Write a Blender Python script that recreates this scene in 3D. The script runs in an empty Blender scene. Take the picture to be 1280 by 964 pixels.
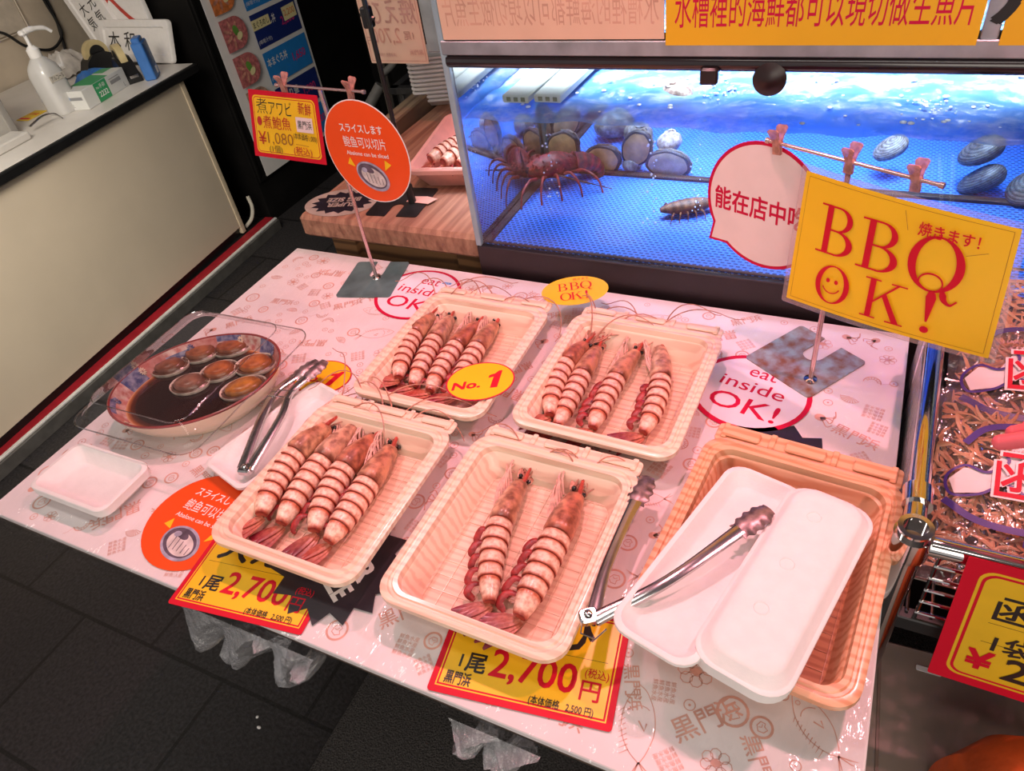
import bpy, math, random
from mathutils import Vector, Matrix
from mathutils.geometry import tessellate_polygon
PI = math.pi
sc = bpy.context.scene
COL = sc.collection
# ---------------------------------------------------------------- camera
YAW, PITCH, ROLL, FPX = math.radians(-31.494), math.radians(-40.733), math.radians(-10.062), 901.85
CAM = Vector((1.06605, -0.98197, 1.42))
_f = Vector((math.sin(YAW)*math.cos(PITCH), math.cos(YAW)*math.cos(PITCH), math.sin(PITCH)))
_r = Vector((math.cos(YAW), -math.sin(YAW), 0)); _u = _r.cross(_f)
CR = math.cos(ROLL)*_r + math.sin(ROLL)*_u; CU = -math.sin(ROLL)*_r + math.cos(ROLL)*_u
cd = bpy.data.cameras.new('camera'); cam = bpy.data.objects.new('camera', cd); COL.objects.link(cam)
cd.sensor_width = 36; cd.lens = FPX/1280*36; cd.clip_start = 0.02; cd.clip_end = 60
M4 = Matrix((CR, CU, -_f)).transposed().to_4x4(); M4.translation = CAM
cam.matrix_world = M4; sc.camera = cam
# ---------------------------------------------------------------- light
sc.view_settings.view_transform = 'Standard'; sc.view_settings.look = 'None'
sc.view_settings.gamma = 1; sc.view_settings.use_curve_mapping = False
sc.view_settings.exposure = 0.0
sc.cycles.transparent_max_bounces = 24; sc.cycles.max_bounces = 8
w = bpy.data.worlds.new('world'); sc.world = w; w.use_nodes = True
w.node_tree.nodes['Background'].inputs[0].default_value = (1.0, 0.93, 0.9, 1)
w.node_tree.nodes['Background'].inputs[1].default_value = 0.43
def light(name, kind, loc, energy, color, target=None, **kw):
    d = bpy.data.lights.new(name, kind); d.energy = energy; d.color = color
    for k, v in kw.items(): setattr(d, k, v)
    o = bpy.data.objects.new(name, d); COL.objects.link(o); o.location = loc
    if target is not None:
        o.rotation_euler = (Vector(target)-Vector(loc)).to_track_quat('-Z', 'Y').to_euler()
    return o
PINK = (1.0, 0.385, 0.43)
for nm, x, e in (('stall_lamp', 0.22, 8.0), ('stall_lamp', 0.74, 10.0), ('stall_lamp', 1.30, 11.0)):
    light(nm, 'SPOT', (x, -0.16, 1.60), e*1.97, PINK, (x*0.85+0.08, -0.52, 0.70), spot_size=math.radians(112), spot_blend=1.0, shadow_soft_size=0.022)
light('ledge_lamp', 'SPOT', (0.18, 0.35, 1.75), 14, (1.0, 0.36, 0.30), (0.24, 0.25, 0.76), spot_size=math.radians(50), spot_blend=0.6, shadow_soft_size=0.03)
for x, y, e in ((-0.25, -0.5, 9), (1.0, -1.3, 5)):
    light('ceiling_tube', 'AREA', (x, y, 2.75), e, (1.0, 0.93, 0.86), (x, y, 0), shape='RECTANGLE', size=1.3, size_y=0.25)
light('arcade_fill', 'AREA', (1.9, -2.3, 1.8), 26, (1.0, 0.90, 0.78), (-0.6, 0.5, 0.5), shape='RECTANGLE', size=2.4, size_y=1.2)  # unseen frontal light behind the camera, added to brighten upright faces like the counter
light('counter_fill', 'AREA', (-0.25, -0.85, 1.75), 5.6, (1.0, 0.91, 0.76), (-1.22, 0.30, 0.35), shape='RECTANGLE', size=0.8, size_y=0.4, spread=math.radians(70))  # added fill light, aimed to brighten the counter and miss the table
light('tank_lamp', 'AREA', (0.85, 0.24, 1.28), 4.5, (0.80, 0.88, 1.0), (0.85, 0.24, 0.75), shape='RECTANGLE', size=0.9, size_y=0.12, spread=math.radians(48))
light('tank_lamp', 'AREA', (0.82, 0.45, 1.25), 15, (0.80, 0.85, 1.0), (0.82, 0.40, 0.75), shape='RECTANGLE', size=0.8, size_y=0.35, spread=math.radians(75))

# ---------------------------------------------------------------- geometry helpers
TZ = 0.70
def at(px, py, Z=None, Y=None, X=None):
    d = (_f*FPX + CR*(px-640) - CU*(py-482))
    if Z is not None: t = (Z-CAM.z)/d.z
    elif Y is not None: t = (Y-CAM.y)/d.y
    else: t = (X-CAM.x)/d.x
    return CAM + d*t
def ang(p, q, Z=TZ):
    a, b = at(*p, Z=Z), at(*q, Z=Z); return math.atan2(b.y-a.y, b.x-a.x)
_MATS = {}
def mat(name, col, rough=0.5, metal=0.0, noise=0.0, nscale=30, bump=0.0, bscale=60, alpha=None, coat=0.0, emit=None, spec=0.5, stretch=None, col2=None):
    """principled material whose colour is broken up by a little procedural noise"""
    if name in _MATS: return _MATS[name]
    m = bpy.data.materials.new(name); m.use_nodes = True; _MATS[name] = m
    nt = m.node_tree; N = nt.nodes; L = nt.links; b = N['Principled BSDF']
    c = (*col, 1); b.inputs['Base Color'].default_value = c
    b.inputs['Roughness'].default_value = rough; b.inputs['Metallic'].default_value = metal
    b.inputs['Specular IOR Level'].default_value = spec
    b.inputs['Coat Weight'].default_value = coat; b.inputs['Coat Roughness'].default_value = 0.12
    if alpha is not None: b.inputs['Alpha'].default_value = alpha
    if emit: b.inputs['Emission Color'].default_value = c; b.inputs['Emission Strength'].default_value = emit
    tc = N.new('ShaderNodeTexCoord'); src = tc.outputs['Object']
    if stretch:
        mp = N.new('ShaderNodeMapping'); mp.inputs['Scale'].default_value = stretch; L.new(src, mp.inputs[0]); src = mp.outputs[0]
    if noise or col2:
        n = N.new('ShaderNodeTexNoise'); n.inputs['Scale'].default_value = nscale; n.inputs['Detail'].default_value = 5
        L.new(src, n.inputs['Vector'])
        r = N.new('ShaderNodeValToRGB'); L.new(n.outputs[0], r.inputs[0])
        r.color_ramp.elements[0].position = 0.35; r.color_ramp.elements[1].position = 0.65
        lo = col2 if col2 else [max(0, x*(1-noise)) for x in col]
        r.color_ramp.elements[0].color = (*lo, 1); r.color_ramp.elements[1].color = c if col2 else (*[min(1, x*(1+noise*0.5)) for x in col], 1)
        L.new(r.outputs[0], b.inputs['Base Color'])
    if bump:
        n2 = N.new('ShaderNodeTexNoise'); n2.inputs['Scale'].default_value = bscale; n2.inputs['Detail'].default_value = 4
        L.new(src, n2.inputs['Vector'])
        bp = N.new('ShaderNodeBump'); bp.inputs['Strength'].default_value = bump; bp.inputs['Distance'].default_value = 0.01
        L.new(n2.outputs[0], bp.inputs['Height']); L.new(bp.outputs[0], b.inputs['Normal'])
    return m
def clear(name, tint=(1, 1, 1), gloss=0.12, rough=0.04, bump=0.0, bscale=25, fres=0.5, haze=0.0, hazecol=(1, 1, 1), stretch=None):
    """clear plastic or pane: transparent, with a little mirror sheen growing at grazing angles and some milky haze"""
    if name in _MATS: return _MATS[name]
    m = bpy.data.materials.new(name); m.use_nodes = True; _MATS[name] = m
    nt = m.node_tree; N = nt.nodes; L = nt.links; N.remove(N['Principled BSDF']); out = N['Material Output']
    t = N.new('ShaderNodeBsdfTransparent'); t.inputs[0].default_value = (*tint, 1)
    g = N.new('ShaderNodeBsdfGlossy'); g.inputs['Roughness'].default_value = rough
    lw = N.new('ShaderNodeLayerWeight'); lw.inputs[0].default_value = 0.25
    ma = N.new('ShaderNodeMath'); ma.operation = 'MULTIPLY_ADD'; ma.inputs[1].default_value = fres; ma.inputs[2].default_value = gloss
    L.new(lw.outputs['Fresnel'], ma.inputs[0]); ma.use_clamp = True
    mx = N.new('ShaderNodeMixShader'); L.new(ma.outputs[0], mx.inputs[0]); L.new(g.outputs[0], mx.inputs[2])
    if haze:
        d = N.new('ShaderNodeBsdfDiffuse'); d.inputs[0].default_value = (*hazecol, 1)
        m2 = N.new('ShaderNodeMixShader'); m2.inputs[0].default_value = haze
        L.new(t.outputs[0], m2.inputs[1]); L.new(d.outputs[0], m2.inputs[2]); L.new(m2.outputs[0], mx.inputs[1])
    else: L.new(t.outputs[0], mx.inputs[1])
    L.new(mx.outputs[0], out.inputs[0])
    if bump:
        tc = N.new('ShaderNodeTexCoord'); src = tc.outputs['Object']
        if stretch:
            mp = N.new('ShaderNodeMapping'); mp.inputs['Scale'].default_value = stretch; L.new(src, mp.inputs[0]); src = mp.outputs[0]
        n2 = N.new('ShaderNodeTexNoise'); n2.inputs['Scale'].default_value = bscale; n2.inputs['Detail'].default_value = 4
        L.new(src, n2.inputs['Vector'])
        bp = N.new('ShaderNodeBump'); bp.inputs['Strength'].default_value = bump; bp.inputs['Distance'].default_value = 0.012
        L.new(n2.outputs[0], bp.inputs['Height']); L.new(bp.outputs[0], g.inputs['Normal']); L.new(bp.outputs[0], lw.inputs['Normal'])
    return m
def wood(name, c1, c2, scale=60, axis='X', rough=0.45, dist=3.0, coat=0.0, stretch=(1, 1, 1)):
    if name in _MATS: return _MATS[name]
    m = bpy.data.materials.new(name); m.use_nodes = True; _MATS[name] = m
    nt = m.node_tree; N = nt.nodes; L = nt.links; b = N['Principled BSDF']; b.inputs['Roughness'].default_value = rough
    b.inputs['Coat Weight'].default_value = coat; b.inputs['Coat Roughness'].default_value = 0.15
    tc = N.new('ShaderNodeTexCoord'); mp = N.new('ShaderNodeMapping'); mp.inputs['Scale'].default_value = stretch
    L.new(tc.outputs['Object'], mp.inputs[0])
    wv = N.new('ShaderNodeTexWave'); wv.bands_direction = axis; wv.inputs['Scale'].default_value = scale
    wv.inputs['Distortion'].default_value = dist; wv.inputs['Detail'].default_value = 3; wv.inputs['Detail Scale'].default_value = 1.2
    L.new(mp.outputs[0], wv.inputs[0])
    r = N.new('ShaderNodeValToRGB'); r.color_ramp.elements[0].color = (*c2, 1); r.color_ramp.elements[1].color = (*c1, 1)
    r.color_ramp.elements[0].position = 0.1; r.color_ramp.elements[1].position = 0.6
    L.new(wv.outputs[0], r.inputs[0]); L.new(r.outputs[0], b.inputs['Base Color'])
    return m
def vcol_mat(name, rough=0.4, coat=0.3, nscale=220, amt=0.35, bump=0.25):
    """colour from the mesh's own pattern attribute, mottled"""
    if name in _MATS: return _MATS[name]
    m = bpy.data.materials.new(name); m.use_nodes = True; _MATS[name] = m
    nt = m.node_tree; N = nt.nodes; L = nt.links; b = N['Principled BSDF']
    b.inputs['Roughness'].default_value = rough; b.inputs['Coat Weight'].default_value = coat; b.inputs['Coat Roughness'].default_value = 0.2
    a = N.new('ShaderNodeVertexColor'); a.layer_name = 'pattern'
    tc = N.new('ShaderNodeTexCoord'); n = N.new('ShaderNodeTexNoise'); n.inputs['Scale'].default_value = nscale; n.inputs['Detail'].default_value = 5
    L.new(tc.outputs['Object'], n.inputs['Vector'])
    r = N.new('ShaderNodeValToRGB'); r.color_ramp.elements[0].position = 0.36; r.color_ramp.elements[1].position = 0.6
    r.color_ramp.elements[0].color = (1-amt, (1-amt)*0.8, (1-amt)*0.75, 1); r.color_ramp.elements[1].color = (1, 1, 1, 1)
    L.new(n.outputs[0], r.inputs[0])
    mx = N.new('ShaderNodeMix'); mx.data_type = 'RGBA'; mx.blend_type = 'MULTIPLY'; mx.inputs[0].default_value = 1
    L.new(a.outputs[0], mx.inputs[6]); L.new(r.outputs[0], mx.inputs[7]); L.new(mx.outputs[2], b.inputs['Base Color'])
    bp = N.new('ShaderNodeBump'); bp.inputs['Strength'].default_value = bump; bp.inputs['Distance'].default_value = 0.002
    L.new(n.outputs[0], bp.inputs['Height']); L.new(bp.outputs[0], b.inputs['Normal'])
    return m

def lerp(a, b, t): return tuple(x+(y-x)*t for x, y in zip(a, b))
def rr(w, d, r, z, cx=0, cy=0, n=5):
    """ring of a rounded rectangle, counter-clockwise"""
    r = min(r, w/2-1e-5, d/2-1e-5); P = []
    for sx, sy, a0 in ((1, 1, 0), (-1, 1, PI/2), (-1, -1, PI), (1, -1, 1.5*PI)):
        for i in range(n+1):
            a = a0 + PI/2*i/n
            P.append((cx+sx*(w/2-r)+r*math.cos(a), cy+sy*(d/2-r)+r*math.sin(a), z))
    return P
def ell(a, b, z=0, n=40, cx=0, cy=0): return [(cx+a*math.cos(2*PI*i/n), cy+b*math.sin(2*PI*i/n), z) for i in range(n)]
_TXT = {}
def text_geo(s, bold=0.0):
    k = (s, bold)
    if k not in _TXT:
        cu = bpy.data.curves.new('lettering', 'FONT'); cu.body = s; cu.offset = bold; cu.resolution_u = 3
        o = bpy.data.objects.new('lettering', cu); COL.objects.link(o)
        dg = bpy.context.evaluated_depsgraph_get(); ev = o.evaluated_get(dg); me = ev.to_mesh()
        V = [(v.co.x, v.co.y) for v in me.vertices]; F = [tuple(p.vertices) for p in me.polygons]
        ev.to_mesh_clear(); bpy.data.objects.remove(o); bpy.data.curves.remove(cu)
        xs = [v[0] for v in V]; ys = [v[1] for v in V]
        cx, cy = (min(xs)+max(xs))/2, (min(ys)+max(ys))/2
        _TXT[k] = ([(x-cx, y-cy) for x, y in V], F, max(xs)-min(xs), max(ys)-min(ys))
    return _TXT[k]
class MB:
    """collects shapes and links them as ONE mesh object"""
    def __init__(s): s.v = []; s.f = []; s.m = []; s.c = []; s.usec = False; s.sm = []; s.L = 0; s.map = None
    def add(s, vs, fs, mi=0, col=None, smooth=True):
        o = len(s.v); s.v += [tuple(p) for p in vs]
        s.f += [tuple(i+o for i in f) for f in fs]; s.m += [mi]*len(fs); s.sm += [smooth]*len(fs)
        if col is not None: s.usec = True
        s.c += (col if isinstance(col, list) else [col or (1, 1, 1)]*len(vs))
        return s
    def loft(s, rings, mi=0, cap0=True, cap1=True, col=None, closed=True, smooth=True):
        n = len(rings[0]); V = [p for r in rings for p in r]; F = []
        for k in range(len(rings)-1):
            for i in range(n if closed else n-1):
                j = (i+1) % n; F.append((k*n+i, k*n+j, (k+1)*n+j, (k+1)*n+i))
        if cap0: F.append(tuple(range(n-1, -1, -1)))
        if cap1: F.append(tuple((len(rings)-1)*n+i for i in range(n)))
        if isinstance(mi, list):
            pass
        return s.add(V, F, mi, col, smooth)
    def rbox(s, sx, sy, sz, c=(0, 0, 0), r=0.004, b=0.002, mi=0, col=None, M=None, n=3):
        b = min(b, sz/2*0.9); z0 = -sz/2
        R = [rr(sx-2*b, sy-2*b, max(r-b, 1e-4), z0, n=n), rr(sx, sy, r, z0+b, n=n), rr(sx, sy, r, -z0-b, n=n), rr(sx-2*b, sy-2*b, max(r-b, 1e-4), -z0, n=n)]
        if M is not None: R = [[tuple(M @ Vector(p)) for p in q] for q in R]
        R = [[(p[0]+c[0], p[1]+c[1], p[2]+c[2]) for p in q] for q in R]
        return s.loft(R, mi, col=col)
    def box(s, x0, x1, y0, y1, z0, z1, mi=0, r=0.002, b=0.0015):
        return s.rbox(x1-x0, y1-y0, z1-z0, ((x0+x1)/2, (y0+y1)/2, (z0+z1)/2), r, b, mi)
    def tube(s, P, R, n=10, mi=0, col=None, caps=True, flat=None):
        """tube along points P, radius R (number or list); flat=(axis, ratio) squashes it"""
        P = [Vector(p) for p in P]
        if not isinstance(R, (list, tuple)): R = [R]*len(P)
        up = None; rings = []; cl = [] if isinstance(col, list) else None
        for i, p in enumerate(P):
            t = (P[min(i+1, len(P)-1)]-P[max(i-1, 0)]).normalized()
            if up is None: up = Vector((0, 0, 1)) if abs(t.z) < 0.9 else Vector((1, 0, 0))
            a = (up - t*up.dot(t))
            a = a.normalized() if a.length > 1e-6 else t.orthogonal().normalized()
            b = t.cross(a); up = a
            k = flat if flat else 1
            rings.append([tuple(p + a*R[i]*k*math.cos(2*PI*j/n) + b*R[i]*math.sin(2*PI*j/n)) for j in range(n)])
            if cl is not None: cl += [col[i]]*n
        return s.loft(rings, mi, caps, caps, col=cl if cl is not None else col)
    def lathe(s, prof, c=(0, 0, 0), n=28, mi=0, M=None, cap0=True, cap1=True):
        R = [[(r*math.cos(2*PI*i/n), r*math.sin(2*PI*i/n), z) for i in range(n)] for r, z in prof]
        if M is not None: R = [[tuple(M @ Vector(p)) for p in q] for q in R]
        return s.loft([[(p[0]+c[0], p[1]+c[1], p[2]+c[2]) for p in q] for q in R], mi, cap0, cap1)
    def ball(s, c, r, n=10, mi=0, sc3=(1, 1, 1), col=None, M=None):
        R = []
        for k in range(n+1):
            a = -PI/2 + PI*k/n; q = max(math.cos(a), 1e-3)
            R.append([(r*q*math.cos(2*PI*i/(n+4))*sc3[0], r*q*math.sin(2*PI*i/(n+4))*sc3[1], r*math.sin(a)*sc3[2]) for i in range(n+4)])
        if M is not None: R = [[tuple(M @ Vector(p)) for p in q] for q in R]
        return s.loft([[(p[0]+c[0], p[1]+c[1], p[2]+c[2]) for p in q] for q in R], mi, col=col)
    def prism(s, outline, z0, z1, mi=0, mi_side=None):
        n = len(outline); T = tessellate_polygon([[Vector((x, y, 0)) for x, y in outline]])
        V = [(x, y, z0) for x, y in outline]+[(x, y, z1) for x, y in outline]
        ar = sum(outline[i][0]*outline[(i+1) % n][1]-outline[(i+1) % n][0]*outline[i][1] for i in range(n))
        F = []
        for t in T:
            p = [outline[i] for i in t]; a = (p[1][0]-p[0][0])*(p[2][1]-p[0][1])-(p[2][0]-p[0][0])*(p[1][1]-p[0][1])
            t = tuple(t) if a > 0 else tuple(reversed(t))
            F.append(tuple(i+n for i in t)); F.append(tuple(reversed(t)))
        s.add(V, F, mi, smooth=False)
        Fs = [(i, (i+1) % n, (i+1) % n+n, i+n) if ar > 0 else ((i+1) % n, i, i+n, (i+1) % n+n) for i in range(n)]
        return s.add(V, Fs, mi if mi_side is None else mi_side, smooth=False)
    # ---- printing on a flat card: each call lies a hair above the last
    def P2(s, pts, faces, mi):
        s.L += 1; z = s.z0 + s.dz*s.L
        return s.add([(x, y, z) for x, y in pts], faces, mi, smooth=False)
    z0 = 0.0; dz = 0.00006
    def poly(s, pts, mi):
        T = tessellate_polygon([[Vector((x, y, 0)) for x, y in pts]]); F = []
        for t in T:
            p = [pts[i] for i in t]; a = (p[1][0]-p[0][0])*(p[2][1]-p[0][1])-(p[2][0]-p[0][0])*(p[1][1]-p[0][1])
            F.append(tuple(t) if a > 0 else tuple(reversed(t)))
        return s.P2(pts, F, mi)
    def rrect(s, w, h, r, mi, c=(0, 0), rot=0): return s.poly(rot2([(p[0], p[1]) for p in rr(w, h, r, 0)], rot, c), mi)
    def disc(s, a, b, mi, c=(0, 0), rot=0, n=40): return s.poly(rot2([(p[0], p[1]) for p in ell(a, b, n=n)], rot, c), mi)
    def ring(s, outer, inner, mi):
        n = len(outer); return s.P2(list(outer)+list(inner), [(i, (i+1) % n, (i+1) % n+n, i+n) for i in range(n)], mi)
    def stroke(s, pts, wd, mi, closed=False):
        n = len(pts); A = []; B = []
        for i, p in enumerate(pts):
            a = pts[(i-1) % n] if closed else pts[max(i-1, 0)]; b = pts[(i+1) % n] if closed else pts[min(i+1, n-1)]
            dx, dy = b[0]-a[0], b[1]-a[1]; l = math.hypot(dx, dy) or 1
            w_ = (wd[i] if isinstance(wd, (list, tuple)) else wd)/2
            A.append((p[0]-dy/l*w_, p[1]+dx/l*w_)); B.append((p[0]+dy/l*w_, p[1]-dx/l*w_))
        m = n if closed else n-1
        return s.P2(A+B, [(i+n, (i+1) % n+n, (i+1) % n, i) for i in range(m)], mi)
    def text(s, st, h, mi, c=(0, 0), rot=0, bold=0.0, w=None, shear=0.0, mirror=False, ref=0.72):
        """lettering h high (cap height), optionally squeezed to width w"""
        b0 = min(bold, 0.0); V, F, W, H = text_geo(st, b0); k = h/ref; kx = (w/W) if w else k
        d = (bold-b0)*0.9; offs = [(0, 0)] if d < 0.003 else [(d*math.cos(PI/4+PI/2*i), d*math.sin(PI/4+PI/2*i)) for i in range(4)]
        n = len(V); V = [(x+dx, y+dy) for dx, dy in offs for x, y in V]; F = [tuple(i+n*q for i in f) for q in range(len(offs)) for f in F]
        pts = [((x*kx + shear*y*k)*(-1 if mirror else 1), y*k) for x, y in V]
        s.L += 1; Q = rot2(pts, rot, c)   # each overprinted copy lies a hair higher than the last
        return s.add([(x, y, s.z0+s.dz*s.L+2e-5*(i//n)) for i, (x, y) in enumerate(Q)], [tuple(reversed(f)) for f in F] if mirror else F, mi, smooth=False)
    def refine(s, L):
        """split faces until no edge is longer than L, so that a bent card bends its print with it"""
        V = list(s.v); C = list(s.c); out = []; om = []; osm = []; mid = {}
        st = []
        for f, m, sm in zip(s.f, s.m, s.sm):
            for k in range(1, len(f)-1): st.append((f[0], f[k], f[k+1], m, sm))
        def mp(a, b):
            k = (min(a, b), max(a, b))
            if k not in mid: mid[k] = len(V); V.append(tuple((x+y)/2 for x, y in zip(V[a], V[b]))); C.append(C[a])
            return mid[k]
        while st:
            a, b, c, m, sm = st.pop(); e = [(math.dist(V[p], V[q]), p, q, r) for p, q, r in ((a, b, c), (b, c, a), (c, a, b))]; d, p, q, r = max(e)
            if d <= L: out.append((a, b, c)); om.append(m); osm.append(sm)
            else: x = mp(p, q); st += [(p, x, r, m, sm), (x, q, r, m, sm)]
        s.v, s.f, s.m, s.sm, s.c = V, out, om, osm, C
        return s
    def build(s, name, mats, parent=None, loc=(0, 0, 0), rot=0, sharp=40, M=None):
        me = bpy.data.meshes.new(name)
        V = [s.map(p) for p in s.v] if s.map else s.v
        me.from_pydata(V, [], s.f)
        for m in (mats if isinstance(mats, (list, tuple)) else [mats]): me.materials.append(m)
        me.polygons.foreach_set('material_index', s.m); me.polygons.foreach_set('use_smooth', s.sm)
        if s.usec:
            ca = me.color_attributes.new('pattern', 'FLOAT_COLOR', 'POINT')
            ca.data.foreach_set('color', [x for c in s.c for x in (*c, 1)])
        me.update()
        try: me.set_sharp_from_angle(angle=math.radians(sharp))
        except Exception: pass
        o = bpy.data.objects.new(name, me); COL.objects.link(o); o.location = loc; o.rotation_euler = (0, 0, rot)
        if M is not None: o.matrix_world = M
        if parent: o.parent = parent
        return o
def rot2(P, a, c=(0, 0)):
    ca, sa = math.cos(a), math.sin(a); return [(c[0]+x*ca-y*sa, c[1]+x*sa+y*ca) for x, y in P]
def tag(o, label, cat, group=None):
    o['label'] = label; o['category'] = cat
    if group: o['group'] = group
    return o
def thing(name, label, cat, loc=(0, 0, 0), rot=0, group=None, M=None):
    o = bpy.data.objects.new(name, None); COL.objects.link(o); o.location = loc; o.rotation_euler = (0, 0, rot)
    o.empty_display_size = 0.02
    if M is not None: o.matrix_world = M
    return tag(o, label, cat, group)
def struct(o): o['kind'] = 'structure'; return o
def catmull(P, n=8):
    P = [Vector(p) for p in P]; Q = [P[0]*2-P[1]]+P+[P[-1]*2-P[-2]]; out = []
    for i in range(1, len(Q)-2):
        a, b, c, d = Q[i-1:i+3]
        for k in range(n):
            t = k/n; out.append(0.5*((2*b)+(c-a)*t+(2*a-5*b+4*c-d)*t*t+(3*b-a-3*c+d)*t**3))
    out.append(P[-1]); return out
def bil(q):
    """map unit-ish card coordinates (u,v in -1..1) into the quad TL,TR,BR,BL of the hanging plane"""
    tl, tr, br, bl = [Vector(p) for p in q]
    def f(p, W, H):
        u = p[0]/W+0.5; v = 0.5-p[1]/H
        return (tl*(1-u)+tr*u)*(1-v)+(bl*(1-u)+br*u)*v
    return f
# shared plain colours
WHITE = mat('white_print', (0.86, 0.84, 0.83), 0.4)
BLACK = mat('black_print', (0.015, 0.013, 0.013), 0.4)
RED = mat('red_print', (0.64, 0.004, 0.025), 0.5, spec=0.25, noise=0.06, nscale=8)
CRIM = mat('crimson_print', (0.60, 0.003, 0.05), 0.5, spec=0.25, noise=0.06, nscale=8)
YEL = mat('yellow_print', (0.95, 0.56, 0.012), 0.35, noise=0.05, nscale=6)
ORA = mat('orange_print', (0.90, 0.085, 0.008), 0.3, noise=0.05, nscale=6)
STEEL = mat('steel', (0.62, 0.60, 0.60), 0.18, 1.0, noise=0.15, nscale=40)
CHROME = mat('chrome', (0.75, 0.73, 0.73), 0.08, 1.0, noise=0.05, nscale=20)
DARKMETAL = mat('dark_metal', (0.03, 0.03, 0.032), 0.4, 0.3, noise=0.2, nscale=50)
BLK = mat('black_plastic', (0.012, 0.012, 0.013), 0.35, noise=0.2, nscale=30)
FOAM = mat('white_foam', (0.86, 0.83, 0.81), 0.55, noise=0.03, nscale=60, bump=0.05, bscale=300)
# ================================================================ the setting
def tile_mat():
    m = bpy.data.materials.new('slate_tiles'); m.use_nodes = True; nt = m.node_tree; N = nt.nodes; L = nt.links; b = N['Principled BSDF']
    tc = N.new('ShaderNodeTexCoord'); mp = N.new('ShaderNodeMapping'); mp.inputs['Location'].default_value = (0.0, 0.64, 0)
    L.new(tc.outputs['Object'], mp.inputs[0])
    br = N.new('ShaderNodeTexBrick'); br.inputs['Scale'].default_value = 1; br.inputs['Brick Width'].default_value = 0.45; br.inputs['Row Height'].default_value = 0.30
    br.inputs['Mortar Size'].default_value = 0.0045; br.inputs['Color1'].default_value = (0.029, 0.026, 0.029, 1); br.inputs['Color2'].default_value = (0.042, 0.038, 0.041, 1); br.inputs['Mortar'].default_value = (0.005, 0.0045, 0.0045, 1)
    L.new(mp.outputs[0], br.inputs[0])
    n = N.new('ShaderNodeTexNoise'); n.inputs['Scale'].default_value = 130; n.inputs['Detail'].default_value = 6; L.new(tc.outputs['Object'], n.inputs[0])
    mx = N.new('ShaderNodeMix'); mx.data_type = 'RGBA'; mx.blend_type = 'MULTIPLY'; mx.inputs[0].default_value = 0.7
    rp = N.new('ShaderNodeValToRGB'); rp.color_ramp.elements[0].position = 0.35; rp.color_ramp.elements[1].position = 0.7; L.new(n.outputs[0], rp.inputs[0])
    L.new(br.outputs[0], mx.inputs[6]); L.new(rp.outputs[0], mx.inputs[7]); L.new(mx.outputs[2], b.inputs['Base Color'])
    bp = N.new('ShaderNodeBump'); bp.inputs['Strength'].default_value = 0.5; bp.inputs['Distance'].default_value = 0.004; L.new(n.outputs[0], bp.inputs['Height']); L.new(bp.outputs[0], b.inputs['Normal'])
    b.inputs['Roughness'].default_value = 0.55
    return m
b = MB(); b.box(-3.2, 3.0, -3.0, 3.2, -0.05, 0.0); struct(b.build('floor', tile_mat()))
b = MB(); b.box(-3.2, 3.0, -3.0, 3.2, 2.95, 3.0); struct(b.build('ceiling', mat('ceiling_paint', (0.35, 0.32, 0.30), 0.8, noise=0.1, nscale=3)))
DARKWALL = mat('black_wall', (0.005, 0.0045, 0.0045), 0.6, noise=0.5, nscale=7, spec=0.2)
b = MB(); b.box(-3.2, 3.0, 2.1, 2.15, 0, 2.95); struct(b.build('wall_back', DARKWALL))
b = MB(); b.box(2.95, 3.0, -3.0, 2.1, 0, 2.95); struct(b.build('wall_right', mat('dim_wall', (0.10, 0.09, 0.085), 0.7, noise=0.2, nscale=5)))
b = MB(); b.box(-1.60, -1.315, 1.13, 2.1, 0, 2.95); b.box(-1.37, -1.308, 1.14, 2.1, 0.18, 0.20); b.box(-1.37, -1.306, 1.14, 1.155, 0.2, 1.6)
struct(b.build('wall_left', DARKWALL))
b = MB(); b.rbox(1.5, 1.5, 0.008, (0.30+0.75, -0.75, 0.004), 0.01, 0.002)
tag(b.build('floor_mat', mat('grey_mat', (0.075, 0.068, 0.066), 0.95, noise=0.5, nscale=260, bump=1.0, bscale=280)), 'rough dark grey doormat lying on the slate floor tiles below the table', 'mat')
# two crumbs on the tiles
for p, lab in (((324, 910), 'larger white crumb on the dark floor tiles, nearer of two'), ((322, 897), 'smaller white crumb on the dark floor tiles, just beyond the larger one')):
    q = at(*p, Z=0); c = MB(); c.ball((0, 0, 0.002), 0.004, 6, sc3=(1.3 if p[1] > 900 else 0.8, 0.8, 0.5)); tag(c.build('crumb', WHITE, loc=(q.x, q.y, 0)), lab, 'crumb', 'crumbs on the floor')

# ---------------------------------------------------------------- white service counter on the left
CA = math.atan2(0.9940, -0.1100); CO = Vector((-1.30, 0.954, 0))
CMX = Matrix.Translation(CO) @ Matrix.Rotation(CA, 4, 'Z')
def cl(p): return CMX.inverted() @ Vector(p)
CREAM = mat('cream_laminate', (0.74, 0.63, 0.49), 0.55, noise=0.04, nscale=5)
ct = thing('service_counter', 'long cream panelled service counter with a black-edged white top at the left', 'counter', M=CMX)
b = MB(); b.box(-2.2, 0.0, 0.0, 0.5, 0.082, 0.683); b.build('front_panel', CREAM, ct)
b = MB(); b.box(-2.2, -0.004, 0.012, 0.49, 0.0465, 0.082); b.build('shadow_kick', BLK, ct)  # recessed kick, black to stand in for the shadow gap under the panel
b = MB(); b.box(-0.018, 0.004, -0.004, 0.02, 0.052, 0.684); b.build('end_strip', mat('cream_edge', (0.60, 0.50, 0.36), 0.5, noise=0.1), ct)
b = MB(); b.box(-2.2, 0.085, -0.022, 0.705, 0.684, 0.716, r=0.006, b=0.004); b.build('worktop', BLK, ct)
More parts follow.
